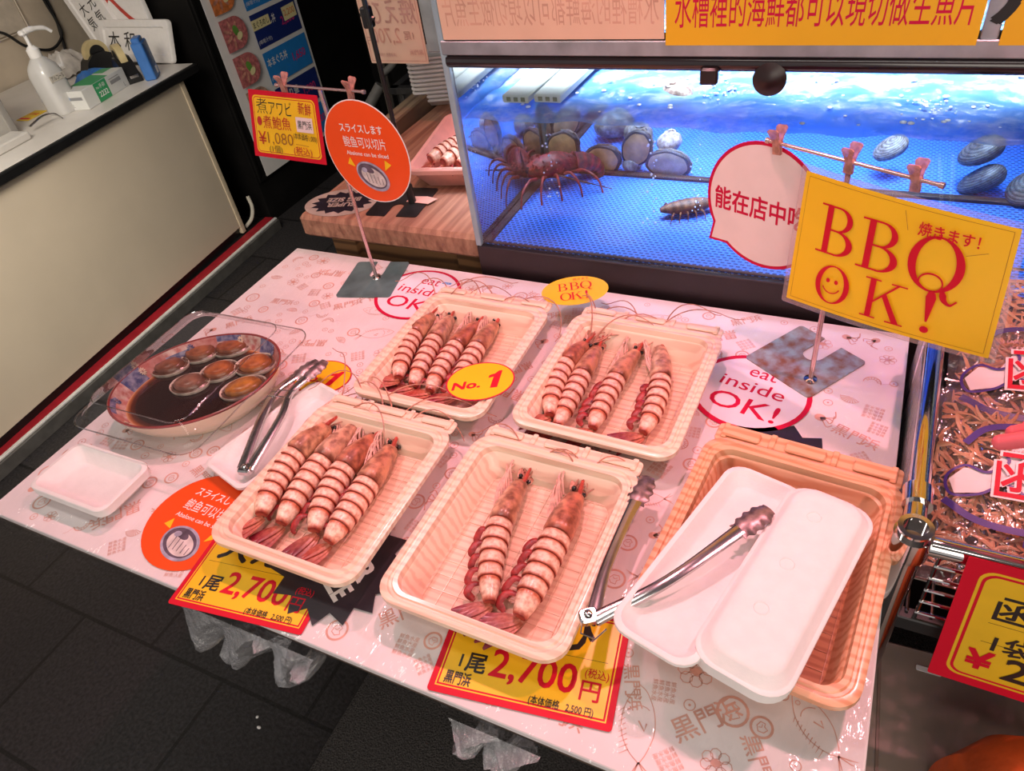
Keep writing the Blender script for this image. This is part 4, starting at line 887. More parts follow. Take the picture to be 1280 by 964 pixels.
# dark starburst stickers
DARKP = mat('charcoal_print', (0.022, 0.018, 0.028), 0.35, noise=0.15, nscale=20)
def star(a, c, n, k, ph=0.0): return [((a if i % 2 == 0 else a*k)*math.cos(PI*i/n+ph), (c if i % 2 == 0 else c*k)*math.sin(PI*i/n+ph)) for i in range(2*n)]
def burst(b): b.text('SUPER', 0.026, 1, (0.0, 0.017), 0, 0.055, w=0.092); b.text('BIG SIZE', 0.026, 1, (0.0, -0.017), 0, 0.055, w=0.102)
flat('starburst_sticker', star(0.094, 0.085, 15, 0.80), burst, 'dark starburst size sticker sticking out in front of the front left tray', 'sticker', (0.560, -0.632, SURF+0.0012), ang((440, 705), (458, 733)), [DARKP, WHITE], group=None)
flat('starburst_sticker', star(0.094, 0.078, 15, 0.80, 0.1), burst, 'dark starburst sticker poking out behind the orange foam-tray tray', 'sticker', (1.025, -0.315, SURF), -0.35, [DARKP, WHITE])
# ---------------------------------------------------------------- price cards
def price(b):
    for w_, m in ((0.191, 1), (0.188, 0), (0.184, 1)): b.rrect(w_, w_-0.076, 0.0005, m, (0, -0.0125))
    b.text('大えび', 0.036, 3, (-0.005, 0.023), 0, 0.03); b.stroke([(-0.086, -0.006), (0.086, -0.006)], 0.0004, 3)
    b.text('1', 0.015, 3, (-0.075, -0.037), 0, 0.022); b.text('尾', 0.018, 3, (-0.057, -0.037), 0, 0.03)
    b.text('2,700', 0.033, 2, (0.008, -0.034), 0, 0.02, w=0.096); b.text('円', 0.018, 2, (0.073, -0.041), 0, 0.02); b.text('(税込)', 0.0085, 2, (0.077, -0.022), 0, 0.008, w=0.026)
    b.text('黒門浜', 0.0115, 3, (-0.072, -0.058), 0, 0.03, w=0.030); b.text('(本体価格   2,500 円)', 0.0075, 3, (0.046, -0.0635), 0, 0.014, w=0.070)
PRM = [RED, YEL, RED, BLACK]
def pcard(c0, c1, c2, label):
    """placed by its front left, front right and back right corners on the table"""
    a = math.atan2(c1[1]-c0[1], c1[0]-c0[0]); L = math.hypot(c1[0]-c0[0], c1[1]-c0[1]); k = L/0.205; s = 1
    ca, sa = math.cos(a), math.sin(a); cx = c0[0]+ca*L/2-sa*0.155*k/2; cy = c0[1]+sa*L/2+ca*0.155*k/2
    b = MB(); b.prism([(p[0], p[1]-0.0125) for p in rr(0.205, 0.130, 0.004, 0)], 0, 0.0006, 0); b.z0 = 0.0006; price(b); b.map = lambda p: (p[0]*k, p[1]*k, p[2])
    tag(b.build('price_card', PRM, loc=(cx, cy, SURF+0.0004), rot=a), label, 'price card')
pcard((0.388, -0.758), (0.577, -0.733), 0, 'red-bordered yellow price card at the front left, its corner over the table edge')
pcard((0.746, -0.735), (0.939, -0.706), 0, 'red-bordered yellow price card at the front centre under the tongs hinge')

# ---------------------------------------------------------------- foam trays
def foam(loc, rot, W, D, H, label, slope=0.014, rad=0.016, group=None, M=None, name='foam_tray', cat='tray', part=True):
    t = MB(); X = lambda i, r, z: rr(W-2*i, D-2*i, max(r, 0.003), z, n=5)
    t.loft([X(slope+0.002, rad-0.004, 0), X(slope, rad-0.003, 0.0008), X(0.004, rad, H-0.006), X(0, rad, H-0.005), X(0, rad, H-0.001), X(0.001, rad, H), X(0.006, rad-0.003, H), X(0.0075, rad-0.004, H-0.002), X(slope+0.004, rad-0.006, 0.0045), X(slope+0.008, rad-0.008, 0.003)])
    return tag(t.build(name, FOAM, loc=loc, rot=rot, M=M), label, cat, group)
for k in range(3): foam((0.138, -0.650, SURF+0.0042*k), 0.0, 0.158, 0.094, 0.022, 'white square foam tray at the front left corner, '+('lowest', 'middle', 'top')[k]+' of its nested stack', 0.016, group='nested square foam trays')
foam((0.352, -0.480, SURF), math.atan2(0.174, 0.05)-PI/2+0.02, 0.100, 0.21, 0.020, 'long white foam tray under the tongs beside the abalone bowl', 0.014)
Mf = Matrix.Translation((0.990, -0.518, SURF+0.048)) @ Matrix.Rotation(-0.245, 4, 'Z') @ Matrix.Rotation(-0.09, 4, 'X')
foam((0, 0, 0), 0, 0.092, 0.275, 0.018, 'long open white foam tray lying on the left side of the orange tray', 0.012, 0.022, M=Mf)
def lidm(loc, rot, label, M):
    W, D = 0.092, 0.252; X = lambda i, r, z: rr(W-2*i, D-2*i, max(r, 0.003), z, n=6); t = MB()
    t.loft([X(0.002, .026, 0.001), X(0, .026, 0.0012), X(0, .026, 0.0055), X(0.0012, .026, 0.0065), X(0.003, .025, 0.0068), X(0.0045, .024, 0.0075), X(0.010, .022, 0.018), X(0.014, .020, 0.0205), X(0.022, .016, 0.0212)], cap0=False)
    t.loft([X(0.0045, .022, 0.0008), X(0.012, .020, 0.016), X(0.022, .016, 0.0185)], cap0=False)
    for cy in (-0.055, 0.005, 0.075): t.tube([(-0.006+0.007*math.cos(a*0.5), cy+0.007*math.sin(a*0.5), 0.0212) for a in range(14)], 0.0006, 5)
    tag(t.build('foam_cover', FOAM, M=M), label, 'cover', 'stacked white foam covers')
LB = Matrix.Translation((1.064, -0.527, SURF+0.052)) @ Matrix.Rotation(-0.232, 4, 'Z') @ Matrix.Rotation(-0.035, 4, 'X')
for k in range(4): lidm(0, 0, 'long white foam cover, '+('lowest', 'second', 'third', 'topmost')[k]+' of the stack leaning in the orange tray', LB @ Matrix.Translation((0.0008*k, -0.001*k, 0.0052*k)))

# ---------------------------------------------------------------- bowl of simmered abalone
BC = Vector((0.166, -0.448, SURF)); BR = 0.66
bw = thing('abalone_bowl', 'oval patterned ceramic bowl of soy broth and abalone at the left', 'bowl', BC, BR)
A_, B_ = 0.137, 0.110; nb = 72
def br(s, z, dx=0): return ell((A_)*s, (B_)*s, z, nb)
CER = mat('cream_glaze', (0.80, 0.66, 0.50), 0.25, noise=0.06, nscale=12, coat=0.6)
b = MB(); b.loft([br(0.66, 0.0), br(0.70, 0.0), br(0.72, 0.004), br(0.86, 0.018), br(0.95, 0.036), br(0.985, 0.050)], cap1=False); b.build('bowl_body', CER, bw)
b = MB(); b.loft([br(0.985, 0.050), br(0.992, 0.0535), br(0.975, 0.0545), br(0.962, 0.0525)], cap0=False, cap1=False); b.build('red_rim', mat('rim_red', (0.28, 0.035, 0.035), 0.25, noise=0.2, coat=0.5), bw)
IM = [mat('imari_rust', (0.48, 0.13, 0.11), 0.3, col2=(0.62, 0.30, 0.26), nscale=110), mat('imari_blue', (0.045, 0.06, 0.20), 0.3, col2=(0.30, 0.32, 0.45), nscale=120), mat('imari_cream', (0.74, 0.60, 0.52), 0.3, col2=(0.50, 0.16, 0.14), nscale=90), CER]
b = MB(); rows = [(0.962, 0.0525), (0.925, 0.044), (0.885, 0.034), (0.84, 0.026)]
for k in range(3):
    for i in range(nb):
        j = (i+1) % nb; P = [(A_*s*math.cos(2*PI*x/nb), B_*s*math.sin(2*PI*x/nb), z) for (s, z), x in ((rows[k], i), (rows[k], j), (rows[k+1], j), (rows[k+1], i))]
        sec = i//4; m = (0, 1, 2, 1, 0, 2)[(sec + (k >= 1)*(sec % 2)*2) % 6]
        b.add(P, [(0, 1, 2, 3)], m)
# painted flowers over the patchwork
def onwall(th, v):
    s = 0.962+(0.885-0.962)*v; z = 0.0525+(0.034-0.0525)*v-0.0; return Vector((A_*(s-0.006)*math.cos(th), B_*(s-0.006)*math.sin(th), z+0.0016))
for k in range(9):
    th = 0.35+k*0.698; v0 = 0.5
    for p in range(10):
        a = 2*PI*p/10; q0, q1 = onwall(th+0.012*math.cos(a), v0+0.10*math.sin(a)), onwall(th+0.050*math.cos(a), v0+0.36*math.sin(a))
        b.tube([q0, q0.lerp(q1, 0.6), q1], [0.0006, 0.0014, 0.0005], 5, mi=3 if k % 2 else 1)
b.build('painted_inside', IM, bw)
b = MB(); b.loft([br(0.845, 0.026), br(0.80, 0.018), br(0.70, 0.008), br(0.3, 0.006)], cap0=False); b.build('bowl_floor', CER, bw)
def soy():
    m = bpy.data.materials.new('soy_broth'); m.use_nodes = True; nt = m.node_tree; N = nt.nodes; L = nt.links; p = N['Principled BSDF']
    p.inputs['Roughness'].default_value = 0.05; p.inputs['Specular IOR Level'].default_value = 0.35
    a = N.new('ShaderNodeVertexColor'); a.layer_name = 'pattern'; L.new(a.outputs[0], p.inputs['Base Color']); return m
b = MB(); V = []; rs = (0.862, 0.835, 0.80, 0.74, 0.6, 0.3, 0.02); cs = ((0.66, 0.40, 0.22), (0.36, 0.12, 0.035), (0.10, 0.025, 0.01), (0.028, 0.010, 0.007), (0.018, 0.008, 0.006), (0.016, 0.007, 0.006), (0.016, 0.007, 0.006))
b.loft([br(s, 0.0305) for s in rs], cap0=False, col=[c for c in cs for _ in range(nb)]); b.build('soy_broth', soy(), bw)
MEAT = vcol_mat('abalone_meat', 0.3, 0.6, 60, 0.45, 0.7)
RIMW = mat('abalone_shell_rim', (0.66, 0.60, 0.50), 0.3, noise=0.4, nscale=70, coat=0.5)
def abalone(p, a, c, rot, label, hue=(0.42, 0.16, 0.045)):
    a *= 1.16; c *= 1.16
    q = at(*p, Z=0.737); t = thing('simmered_abalone', label, 'abalone', (q.x, q.y, 0.7285), rot, 'abalone in the soy bowl'); n = 40
    E = lambda s, z, f=0: [(a*s*math.cos(2*PI*i/n)*(1+f*math.sin(i*2.9)), c*s*math.sin(2*PI*i/n)*(1+f*math.sin(i*2.9)), z) for i in range(n)]
    b = MB(); b.loft([E(0.75, -0.004), E(0.97, 0.002), E(1.02, 0.008), E(1.0, 0.0095), E(0.95, 0.008), E(0.90, 0.003)], cap1=False); b.build('shell', RIMW, t)
    b = MB(); R = [E(0.94, 0.004, 0.02), E(0.93, 0.008, 0.03), E(0.84, 0.0095, 0.03), E(0.80, 0.0085, 0.02)]; b.loft(R, cap0=False, cap1=False, col=(0.12, 0.06, 0.035)); b.build('frill', MEAT, t)
    dkh = tuple(x*0.55 for x in hue); b = MB(); R = [E(0.80, 0.006), E(0.76, 0.012), E(0.66, 0.0150), E(0.5, 0.0150), E(0.42, 0.0162), E(0.2, 0.0172), E(0.03, 0.0175)]
    b.loft(R, cap0=False, col=[x for cc in (dkh, dkh, lerp(dkh, hue, 0.5), lerp(dkh, hue, 0.7), hue, hue, hue) for x in [cc]*n]); b.build('meat', MEAT, t)
for p, a, c, r_, lab, hue in (((250, 440), 0.0285, 0.0235, 0.3, 'orange-brown abalone upper left of the bowl group, whole white shell edge showing', (0.36, 0.13, 0.045)), ((290, 433), 0.030, 0.0225, 0.5, 'abalone at the back of the bowl under the patterned rim', (0.36, 0.11, 0.03)),
        ((212, 458), 0.028, 0.0205, 0.5, 'dull abalone farthest left in the soy bowl', (0.26, 0.10, 0.045)), ((274, 463), 0.028, 0.0225, 0.6, 'glossy orange abalone in the middle of the bowl group', (0.46, 0.15, 0.035)),
        ((319, 455), 0.030, 0.024, 0.4, 'bright orange abalone nearest the right rim of the bowl', (0.50, 0.16, 0.03)), ((237, 479), 0.0285, 0.022, 0.4, 'greyish abalone nearest the open soy at the lower left', (0.30, 0.15, 0.09)),
        ((304, 484), 0.032, 0.0225, 0.75, 'amber abalone at the front of the bowl by the tongs', (0.52, 0.22, 0.03))): abalone(p, a, c, r_, lab, hue)
# clear lid lying over the bowl
LIDM = clear('clear_lid_plastic', tint=(0.98, 0.97, 0.97), gloss=0.022, rough=0.04, fres=0.42, haze=0.010, hazecol=(0.9, 0.85, 0.85))
Ml = Matrix.Translation((0.165, -0.447, SURF+0.0555)) @ Matrix.Rotation(0.02, 4, 'Z') @ Matrix.Rotation(0.0, 4, 'Y')
X = lambda i, r, z: rr(0.230-2*i, 0.275-2*i, r, z, n=6)
ld_ = thing('clear_plastic_lid', 'clear plastic container lid resting over the abalone bowl', 'lid', M=Ml)
b = MB(); b.loft([X(-0.010, .030, 0.0), X(-0.002, .028, 0.001), X(0.0, .026, 0.005), X(0.004, .024, 0.0055), X(0.018, .024, 0.028), X(0.022, .022, 0.030), X(0.030, .018, 0.0305)], cap0=False); b.build('lid_dome', LIDM, ld_)
b = MB(); b.tube([Vector(p) for p in X(-0.010, .030, 0.0)]+[Vector(X(-0.010, .030, 0.0)[0])], 0.0011, 6); b.tube([Vector(p) for p in X(0.019, .024, 0.029)]+[Vector(X(0.019, .024, 0.029)[0])], 0.0009, 6); b.build('lid_bead', clear('lid_bead_plastic', tint=(0.95, 0.93, 0.93), gloss=0.25, rough=0.05, fres=0.5), ld_)

# ---------------------------------------------------------------- tongs
def arm_mesh(pts, wd, h, scal):
    """channel-section arm along pts, ending in a scalloped spoon tip"""
    b = MB(); P = catmull(pts, 8); n = len(P); prof = lambda w, hh, th=0.0011: [(-w, 0), (-w, hh), (-w*0.55, hh+0.0012), (w*0.55, hh+0.0012), (w, hh), (w, 0), (w-th, 0), (w-th, hh-th), (w*0.5, hh-th+0.001), (-w*0.5, hh-th+0.001), (-w+th, hh-th), (-w+th, 0)]
    R = []
    for i, p in enumerate(P):
        t = (P[min(i+1, n-1)]-P[max(i-1, 0)]).normalized(); s = Vector((0, 0, 1)).cross(t).normalized(); up = t.cross(s); u = i/(n-1)
        w = wd(u); hh = h(u); R.append([tuple(p+s*a+up*c) for a, c in prof(w, hh)])
    b.loft(R, smooth=True)
    p = P[-1]; t = (P[-1]-P[-4]).normalized(); s = Vector((0, 0, 1)).cross(t).normalized(); up = t.cross(s)
    V = []; m = 22; L = 0.048
    for lay in (0, 1):
        for i in range(m+1):
            u = i/m; w = 0.0078+0.0052*math.sin(PI*min(1, 0.12+0.78*u))+0.0014*math.cos(u*PI*2*4.0); w *= (1 if u < 0.94 else 0.75)
            for j in range(7):
                v = -1+2*j/6; q = p+t*(L*u-0.004)+s*w*v+up*(0.0045*(1-v*v)*math.sin(PI*(0.15+0.7*u))+0.0015-lay*0.0011); V.append(tuple(q))
    k = (m+1)*7; F = []
    for i in range(m):
        for j in range(6): a = i*7+j; F += [(a, a+1, a+8, a+7), (k+a, k+a+7, k+a+8, k+a+1)]
        for j in (0, 6): a = i*7+j; F.append((a, a+7, k+a+7, k+a))
    for j in range(6):
        for i0 in (0, m): a = i0*7+j; F.append((a, k+a, k+a+1, a+1))
    tip = MB(); tip.add(V, F)
    return b, tip
def tongs(loc, arms, label, lock=None, cap_rot=0.0):
    t = thing('tongs', label, 'tongs', loc)
    for pts in arms:
        b, tip = arm_mesh(pts, lambda u: 0.0072-0.0015*math.sin(PI*u), lambda u: 0.0055-0.002*u, True)
        o = b.build('arm', STEEL, t, sharp=35); tip.build('scalloped_tip', mat('worn_steel', (0.30, 0.24, 0.24), 0.38, 0.8, noise=0.5, nscale=90), o)
    b = MB(); M = Matrix.Rotation(cap_rot, 4, 'Z'); b.rbox(0.020, 0.017, 0.010, (0, 0, arms[0][0][2]+0.003), 0.005, 0.002, M=M); b.build('hinge_cap', STEEL, t)
    b = MB(); z = arms[0][0][2]+0.0085; b.lathe([(0.0045, z), (0.0045, z+0.0012), (0.003, z+0.0022), (0.001, z+0.0024)], n=14); b.build('rivet', CHROME, t)
    if lock:
        b = MB(); b.tube(lock, 0.0009, 6); b.build('lock_wire', CHROME, t)
h0 = at(306, 585, Z=0.730); e1 = at(368, 468, Z=0.738); e2 = at(381, 470, Z=0.738); Lc = Vector((h0.x, h0.y, SURF))
def rel(p, z): return Vector((p.x-Lc.x, p.y-Lc.y, z))
m1, m2 = at(326, 520, Z=0.734), at(350, 520, Z=0.734); k1, k2 = at(343, 488, Z=0.736), at(361, 490, Z=0.736)
tongs((Lc.x, Lc.y, SURF), [[rel(h0, 0.022)+Vector((-.006, 0, 0)), rel(m1, 0.026), rel(k1, 0.028), rel(e1, 0.030)], [rel(h0, 0.022)+Vector((.006, 0, 0)), rel(m2, 0.026), rel(k2, 0.028), rel(e2, 0.030)]],
      'closed steel tongs lying on the long foam tray by the bowl', [rel(k1, 0.036)+Vector((-.009, 0, 0)), rel(k2, 0.038)+Vector((.010, .0, 0)), rel(k2, 0.036)+Vector((.011, -.012, 0)), rel(k1, 0.034)+Vector((-.006, -.012, 0))], cap_rot=0.2)
Lc = Vector((0.884, -0.640, 0)); a1 = at(795, 628, Z=SURF+0.045); b1 = at(757, 715, Z=SURF+0.052); a2 = at(925, 664, Z=SURF+0.075); b2 = at(835, 728, Z=SURF+0.074)
h1 = at(736, 773, Z=SURF+0.056); Lc = Vector((h1.x, h1.y, 0))
tongs((Lc.x, Lc.y, SURF), [[Vector((0.004, 0.004, 0.056)), rel(b1, 0.052), rel(at(780, 660, Z=SURF+.047), 0.047), rel(a1, 0.044)], [Vector((0.008, 0.0, 0.057)), rel(b2, 0.074), rel(a2, 0.075)]],
      'wide open steel tongs leaning between the two-prawn tray and the foam lids', [Vector((-.008, .004, .050)), Vector((-.004, -.014, .047)), Vector((.012, -.016, .049)), Vector((.020, -.004, .054))], cap_rot=0.6)

# ---------------------------------------------------------------- sign stands
CLIPM = mat('clear_pink_clip', (0.62, 0.28, 0.23), 0.2, noise=0.4, nscale=120, alpha=0.75, coat=0.5)
RUST = mat('rusty_plate', (0.34, 0.42, 0.43), 0.4, 0.2, nscale=48, col2=(0.24, 0.085, 0.035))
PLATE = mat('dull_steel_plate', (0.13, 0.22, 0.22), 0.3, 0.2, noise=0.35, nscale=18)
POLE = mat('pink_steel_pole', (0.72, 0.52, 0.50), 0.2, 0.85, noise=0.15, nscale=30)
def plate(w, d, slot, sd, r=0.006):
    """steel base plate with a notch cut from its back edge, round at the bottom"""
    hw, hd, s = w/2, d/2, slot/2; P = []
    def cor(cx, cy, a0): P.extend([(cx+r*math.cos(a0+PI/2*i/4), cy+r*math.sin(a0+PI/2*i/4)) for i in range(5)])
    cor(-hw+r, -hd+r, PI); cor(hw-r, -hd+r, 1.5*PI); cor(hw-r, hd-r, 0); P.append((s, hd)); yb = hd-sd+s
    P.extend([(s*math.cos(-PI*i/10), yb+s*math.sin(-PI*i/10)) for i in range(11)]); P.append((-s, hd)); cor(-hw+r, hd-r, PI/2); return P
def clip(M, t, s=0.86):
    """spring clip: two flared jaws pressed together over a coil"""
    o = bpy.data.objects.new('clip', None)
    b = MB()
    for sd in (-1, 1):
        R = []
        for z, y, w in ((-0.016, 0.0012, 0.0062), (-0.008, 0.0016, 0.0060), (0.0, 0.003, 0.0052), (0.008, 0.0060, 0.0060), (0.016, 0.0095, 0.0080), (0.019, 0.0105, 0.0085), (0.0215, 0.0110, 0.006)):
            R.append([(x*s, (sd*y+dy)*s, z*s) for x, dy in ((-w, -0.0012), (w, -0.0012), (w, 0.0012), (-w, 0.0012))])
        b.loft(R)
    b.tube([(-0.007*s, 0, 0.001), (0.007*s, 0, 0.001)], 0.0030*s, 8); b.map = None
    ob = b.build('clip', CLIPM, t, M=M); return ob
def stand(base_xy, base_rot, rodc, rode, label, pmat, w, d, slot, sd, clips, poff=(0, 0)):
    t = thing('sign_stand', label, 'sign stand', (base_xy[0], base_xy[1], SURF))
    b = MB(); b.prism(rot2(plate(w, d, slot, sd), base_rot), 0, 0.0022); b.build('base_plate', pmat, t)
    o = Vector((base_xy[0], base_xy[1], SURF)); pc = Vector((rodc[0], rodc[1], 0))-Vector((o.x, o.y, 0))
    b = MB(); b.tube([pc+Vector((0, 0, 0.002)), pc+Vector((0, 0, rodc[2]-SURF))], 0.0034, 14); b.build('pole', POLE, t)
    b = MB(); b.lathe([(0.010, 0.002), (0.009, 0.0045), (0.005, 0.006), (0.0036, 0.0065)], tuple(pc), 18); b.build('pole_foot', CHROME, t)
    e = Vector(rode[0]); e2 = Vector(rode[1]); b = MB(); b.tube([e-o, e2-o], 0.0022, 10); b.tube([e-o+(e-e2).normalized()*0.001, e-o-(e-e2).normalized()*0.004], 0.0034, 10); b.tube([e2-o-(e-e2).normalized()*0.001, e2-o+(e-e2).normalized()*0.004], 0.0034, 10); b.build('cross_rod', POLE, t)
    ax = math.atan2(e2.y-e.y, e2.x-e.x)
    for p, tilt in clips: clip(Matrix.Translation(Vector(p)-o) @ Matrix.Rotation(ax, 4, 'Z') @ Matrix.Rotation(tilt, 4, 'Y'), t)
    return t
stand((1.026, -0.098), -0.585, (1.040, -0.141, 1.033), ((0.944, -0.111, 1.036), (1.132, -0.198, 1.036)), 'rusty notched steel base plate and pole holding the barbecue and speech bubble signs', RUST, 0.118, 0.118, 0.030, 0.055, [((0.957, -0.117, 1.036), -0.1), ((1.040, -0.155, 1.036), 0), ((1.107, -0.186, 1.036), -0.1)])
stand((0.239, -0.066), 0.22, (0.2425, -0.060, 1.060), ((0.147, -0.053, 1.063), (0.334, -0.066, 1.061)), 'dull grey notched steel base and pole holding the round orange sign', PLATE, 0.110, 0.120, 0.028, 0.055, [((0.163, -0.054, 1.063), 0.1), ((0.305, -0.063, 1.061), 0.15)])
# ---- signs hanging from the stands
def hang(name, W, H, outline, draw, quad, label, cat, mats, th=0.0008, bow=0.0, base=0):
    b = MB(); b.prism(outline, 0, th, base); b.z0 = th; b.dz = 0.00012; draw(b); b.refine(0.03) if bow else None
    tl, tr, brr, bl = [Vector(p) for p in quad]; N = (tr-tl).cross(tl-bl).normalized()
    def f(p):
        u = p[0]/W+0.5; v = 0.5-p[1]/H; q = (tl*(1-u)+tr*u)*(1-v)+(bl*(1-u)+brr*u)*v
        return tuple(q+N*(p[2]+bow*math.sin(PI*max(0, min(1, u)))))
    o = sum((Vector(p) for p in quad), Vector())/4; b.map = lambda p: tuple(Vector(f(p))-o)
    return tag(b.build(name, mats, loc=o), label, cat)
def onrod(c, e, L): e = Vector(e).normalized(); return [Vector(c)+e*a+Vector((0, 0, z)) for a, z in L]
RC, RE = (1.0365, -0.1655, 1.035), (0.912, -0.411, 0)
def grid_outline(W, H, r=0.004, n=10):
    P = rr(W, H, r, 0, n=3); return [(p[0], p[1]) for p in P]
LAM = clear('laminate_film', tint=(0.95, 0.92, 0.94), gloss=0.05, rough=0.12, fres=0.4, haze=0.12, hazecol=(0.85, 0.78, 0.82))
def bbq(b):
    b.rrect(0.287, 0.200, 0.001, 1); 
    for a, c in (((-.137, -.094), (-.137, .094)), ((-.137, .094), (.137, .094)), ((.137, .094), (.137, -.094)), ((.137, -.094), (-.137, -.094))): b.stroke([a, c], 0.0005, 3)
    serif(b, 'B', (-0.080, 0.029), 0.072, 2); serif(b, 'B', (-0.015, 0.027), 0.074, 2); serif(b, 'Q', (0.060, 0.024), 0.080, 2)
    serif(b, 'O', (-0.072, -0.052), 0.060, 2); serif(b, 'K', (0.003, -0.052), 0.064, 2); serif(b, '!', (0.064, -0.050), 0.066, 2)
    b.disc(0.0030, 0.0036, 2, (-0.0785, -0.045)); b.disc(0.0030, 0.0036, 2, (-0.0655, -0.045)); b.stroke(arc(-0.072, -0.051, 0.0135, PI+0.35, 2*PI-0.35, 14), 0.0020, 2)
    b.text('焼きます！', 0.0150, 2, (0.068, 0.071), 0, 0.02, w=0.074); b.stroke([(0.010, 0.090), (0.018, 0.064)], 0.0007, 3); b.stroke([(0.093, 0.049), (0.117, 0.060)], 0.0007, 3)
hang('barbecue_sign', 0.297, 0.210, grid_outline(0.303, 0.216), bbq, onrod(RC, RE, [(-0.047, -0.011), (0.187, -0.012), (0.200, -0.172), (-0.051, -0.198)]), 'big laminated yellow BBQ OK sign hanging from the rusty stand', 'sign', [LAM, YEL, RED, mat('brown_line', (0.35, 0.13, 0.02), 0.5)], bow=0.006)
PALEP = mat('pale_pink_print', (0.88, 0.70, 0.69), 0.4, noise=0.03)
def bubble(r):
    a0, a1 = 4.06-2*PI, 3.66
    P = [(r*math.cos(a0+(a1-a0)*k/60), r*math.sin(a0+(a1-a0)*k/60)) for k in range(61)]
    P.append((r*1.24*math.cos(3.86), r*1.24*math.sin(3.86))); return P
def spk(b):
    b.poly([(p[0]*0.945, p[1]*0.945) for p in bubble(0.087)], 1); b.text('能在店中吃', 0.0245, 2, (-0.006, -0.002), 0.02, 0.030, w=0.136)
RC2 = (1.0365, -0.1625, 1.035)
hang('speech_bubble_sign', 0.174, 0.174, bubble(0.087), spk, [Vector(p)+Vector((0.02, 0.008, 0)) for p in onrod(RC2, RE, [(-0.206, -0.004), (-0.035, -0.004), (-0.032, -0.176), (-0.206, -0.178)])], 'round pale pink speech bubble sign with red Chinese characters', 'sign', [CRIM, PALEP, CRIM])
LC, LE = (0.242, -0.064, 1.062), (0.19, -0.013, 0)
def orange_h(b): b.disc(0.0845, 0.0845, 1); orange(b, 2)
hang('abalone_sign', 0.172, 0.172, E2(0.086, 0.086), orange_h, onrod(LC, LE, [(-0.018, -0.012), (0.154, -0.012), (0.154, -0.188), (-0.018, -0.188)]), 'round orange sliced abalone sign clipped on the grey stand', 'sign', [WHITE, ORA, WHITE, YEL]+ABP)
HAND_R = mat('marker_red', (0.55, 0.02, 0.02), 0.5, noise=0.2); HAND_B = mat('marker_brown', (0.30, 0.10, 0.02), 0.5, noise=0.2)
def yel(b):
    b.rrect(0.180, 0.128, 0.010, 1); b.rrect(0.174, 0.122, 0.009, 0); b.rrect(0.171, 0.119, 0.008, 1)
    b.text('煮', 0.026, 2, (-0.063, 0.042), 0, -0.008); b.text('アワビ', 0.025, 2, (-0.010, 0.040), 0, -0.004, w=0.066); b.text('新鮮', 0.020, 3, (0.060, 0.044), -0.1, 0.006, w=0.036)
    b.disc(0.007, 0.010, 3, (-0.074, 0.009)); b.text('煮鮑魚', 0.022, 3, (-0.024, 0.008), 0, 0.0, w=0.080); b.rrect(0.046, 0.032, 0.001, 5, (0.055, 0.010)); b.text('黒門浜', 0.014, 2, (0.055, 0.010), 0, 0.01, w=0.038)
    b.text('(本体価格1,000)', 0.0115, 2, (0.052, -0.018), -0.05, 0.0, w=0.064); b.text('¥', 0.030, 3, (-0.070, -0.028), 0, 0.0); b.text('1,080', 0.027, 4, (-0.018, -0.028), 0, -0.01, w=0.072); b.stroke([(0.025, -0.034), (0.060, -0.036)], 0.001, 4)
    b.text('(1個)', 0.013, 2, (-0.034, -0.052), 0, -0.004); b.text('(税込)', 0.015, 3, (0.042, -0.050), 0, 0.004, w=0.050)
hang('handwritten_card', 0.20, 0.148, grid_outline(0.20, 0.148, 0.001), yel, onrod((0.242, -0.062, 1.062), LE, [(-0.163, -0.008), (-0.007, -0.011), (-0.034, -0.132), (-0.208, -0.131)]), 'red-bordered yellow handwritten card clipped left of the round orange sign', 'sign', [RED, YEL, BLACK, HAND_R, HAND_B, PALEP])
# ================================================================ things on the plank ledge
LZ = 0.7625
PKT = mat('pink_foam', (0.86, 0.42, 0.36), 0.5, noise=0.08, nscale=30)
ft = thing('pink_tray', 'pink foam tray of prawns on the wooden ledge beside the tank', 'tray', (0.285, 0.335, LZ), 0.20)
b = MB(); W, D, H = 0.24, 0.30, 0.05; X = lambda i, r, z: rr(W-2*i, D-2*i, r, z, n=5)
b.loft([X(0.030, .02, 0), X(0.028, .02, 0.001), X(0.006, .025, H-0.014), X(0.001, .026, H-0.012), X(0, .026, H-0.003), X(0.002, .026, H), X(0.010, .024, H), X(0.012, .023, H-0.003), X(0.034, .018, 0.006), X(0.04, .015, 0.005)]); b.build('tray_body', PKT, ft)
for k in range(4):
    b = MB(); b.rbox(0.024, 0.004, 0.003, (-0.075+0.05*k, -D/2+0.006, H+0.0005), 0.002, 0.001); b.build('rim_tab', PKT, ft)
for i, (x, y) in enumerate(((0.213, 0.225), (0.250, 0.217), (0.290, 0.212), (0.330, 0.206))):
    prawn((x+0.0, y-0.012), (x+0.004, y+0.012), (x+0.035, y+0.105), (x+0.075, y+0.190), ('leftmost', 'second from left', 'third from left', 'rightmost')[i]+' of the four prawns in the pink tray on the ledge', zb=LZ+0.024, seed=50+i, W=0.0185, group='prawns in the pink tray', feel=0.5)
for k in range(11): foam((0.012, 0.665, LZ+0.0105*k), 0.3, 0.15, 0.11, 0.020, 'white foam tray on the ledge, '+(['lowest', 'second', 'third', 'fourth', 'fifth', 'sixth', 'seventh', 'eighth', 'ninth', 'tenth', 'topmost'][k])+' in the tall stack behind', 0.014, group='stacked white foam trays on the ledge')
def bigsize(b): b.P2(star(0.070, 0.050, 15, 0.80), [], 1) if False else b.poly(star(0.071, 0.050, 15, 0.80), 1); b.text('SUPER', 0.017, 0, (0, 0.011), 0, 0.05, w=0.062); b.text('BIG SIZE', 0.017, 0, (0, -0.011), 0, 0.05, w=0.074)
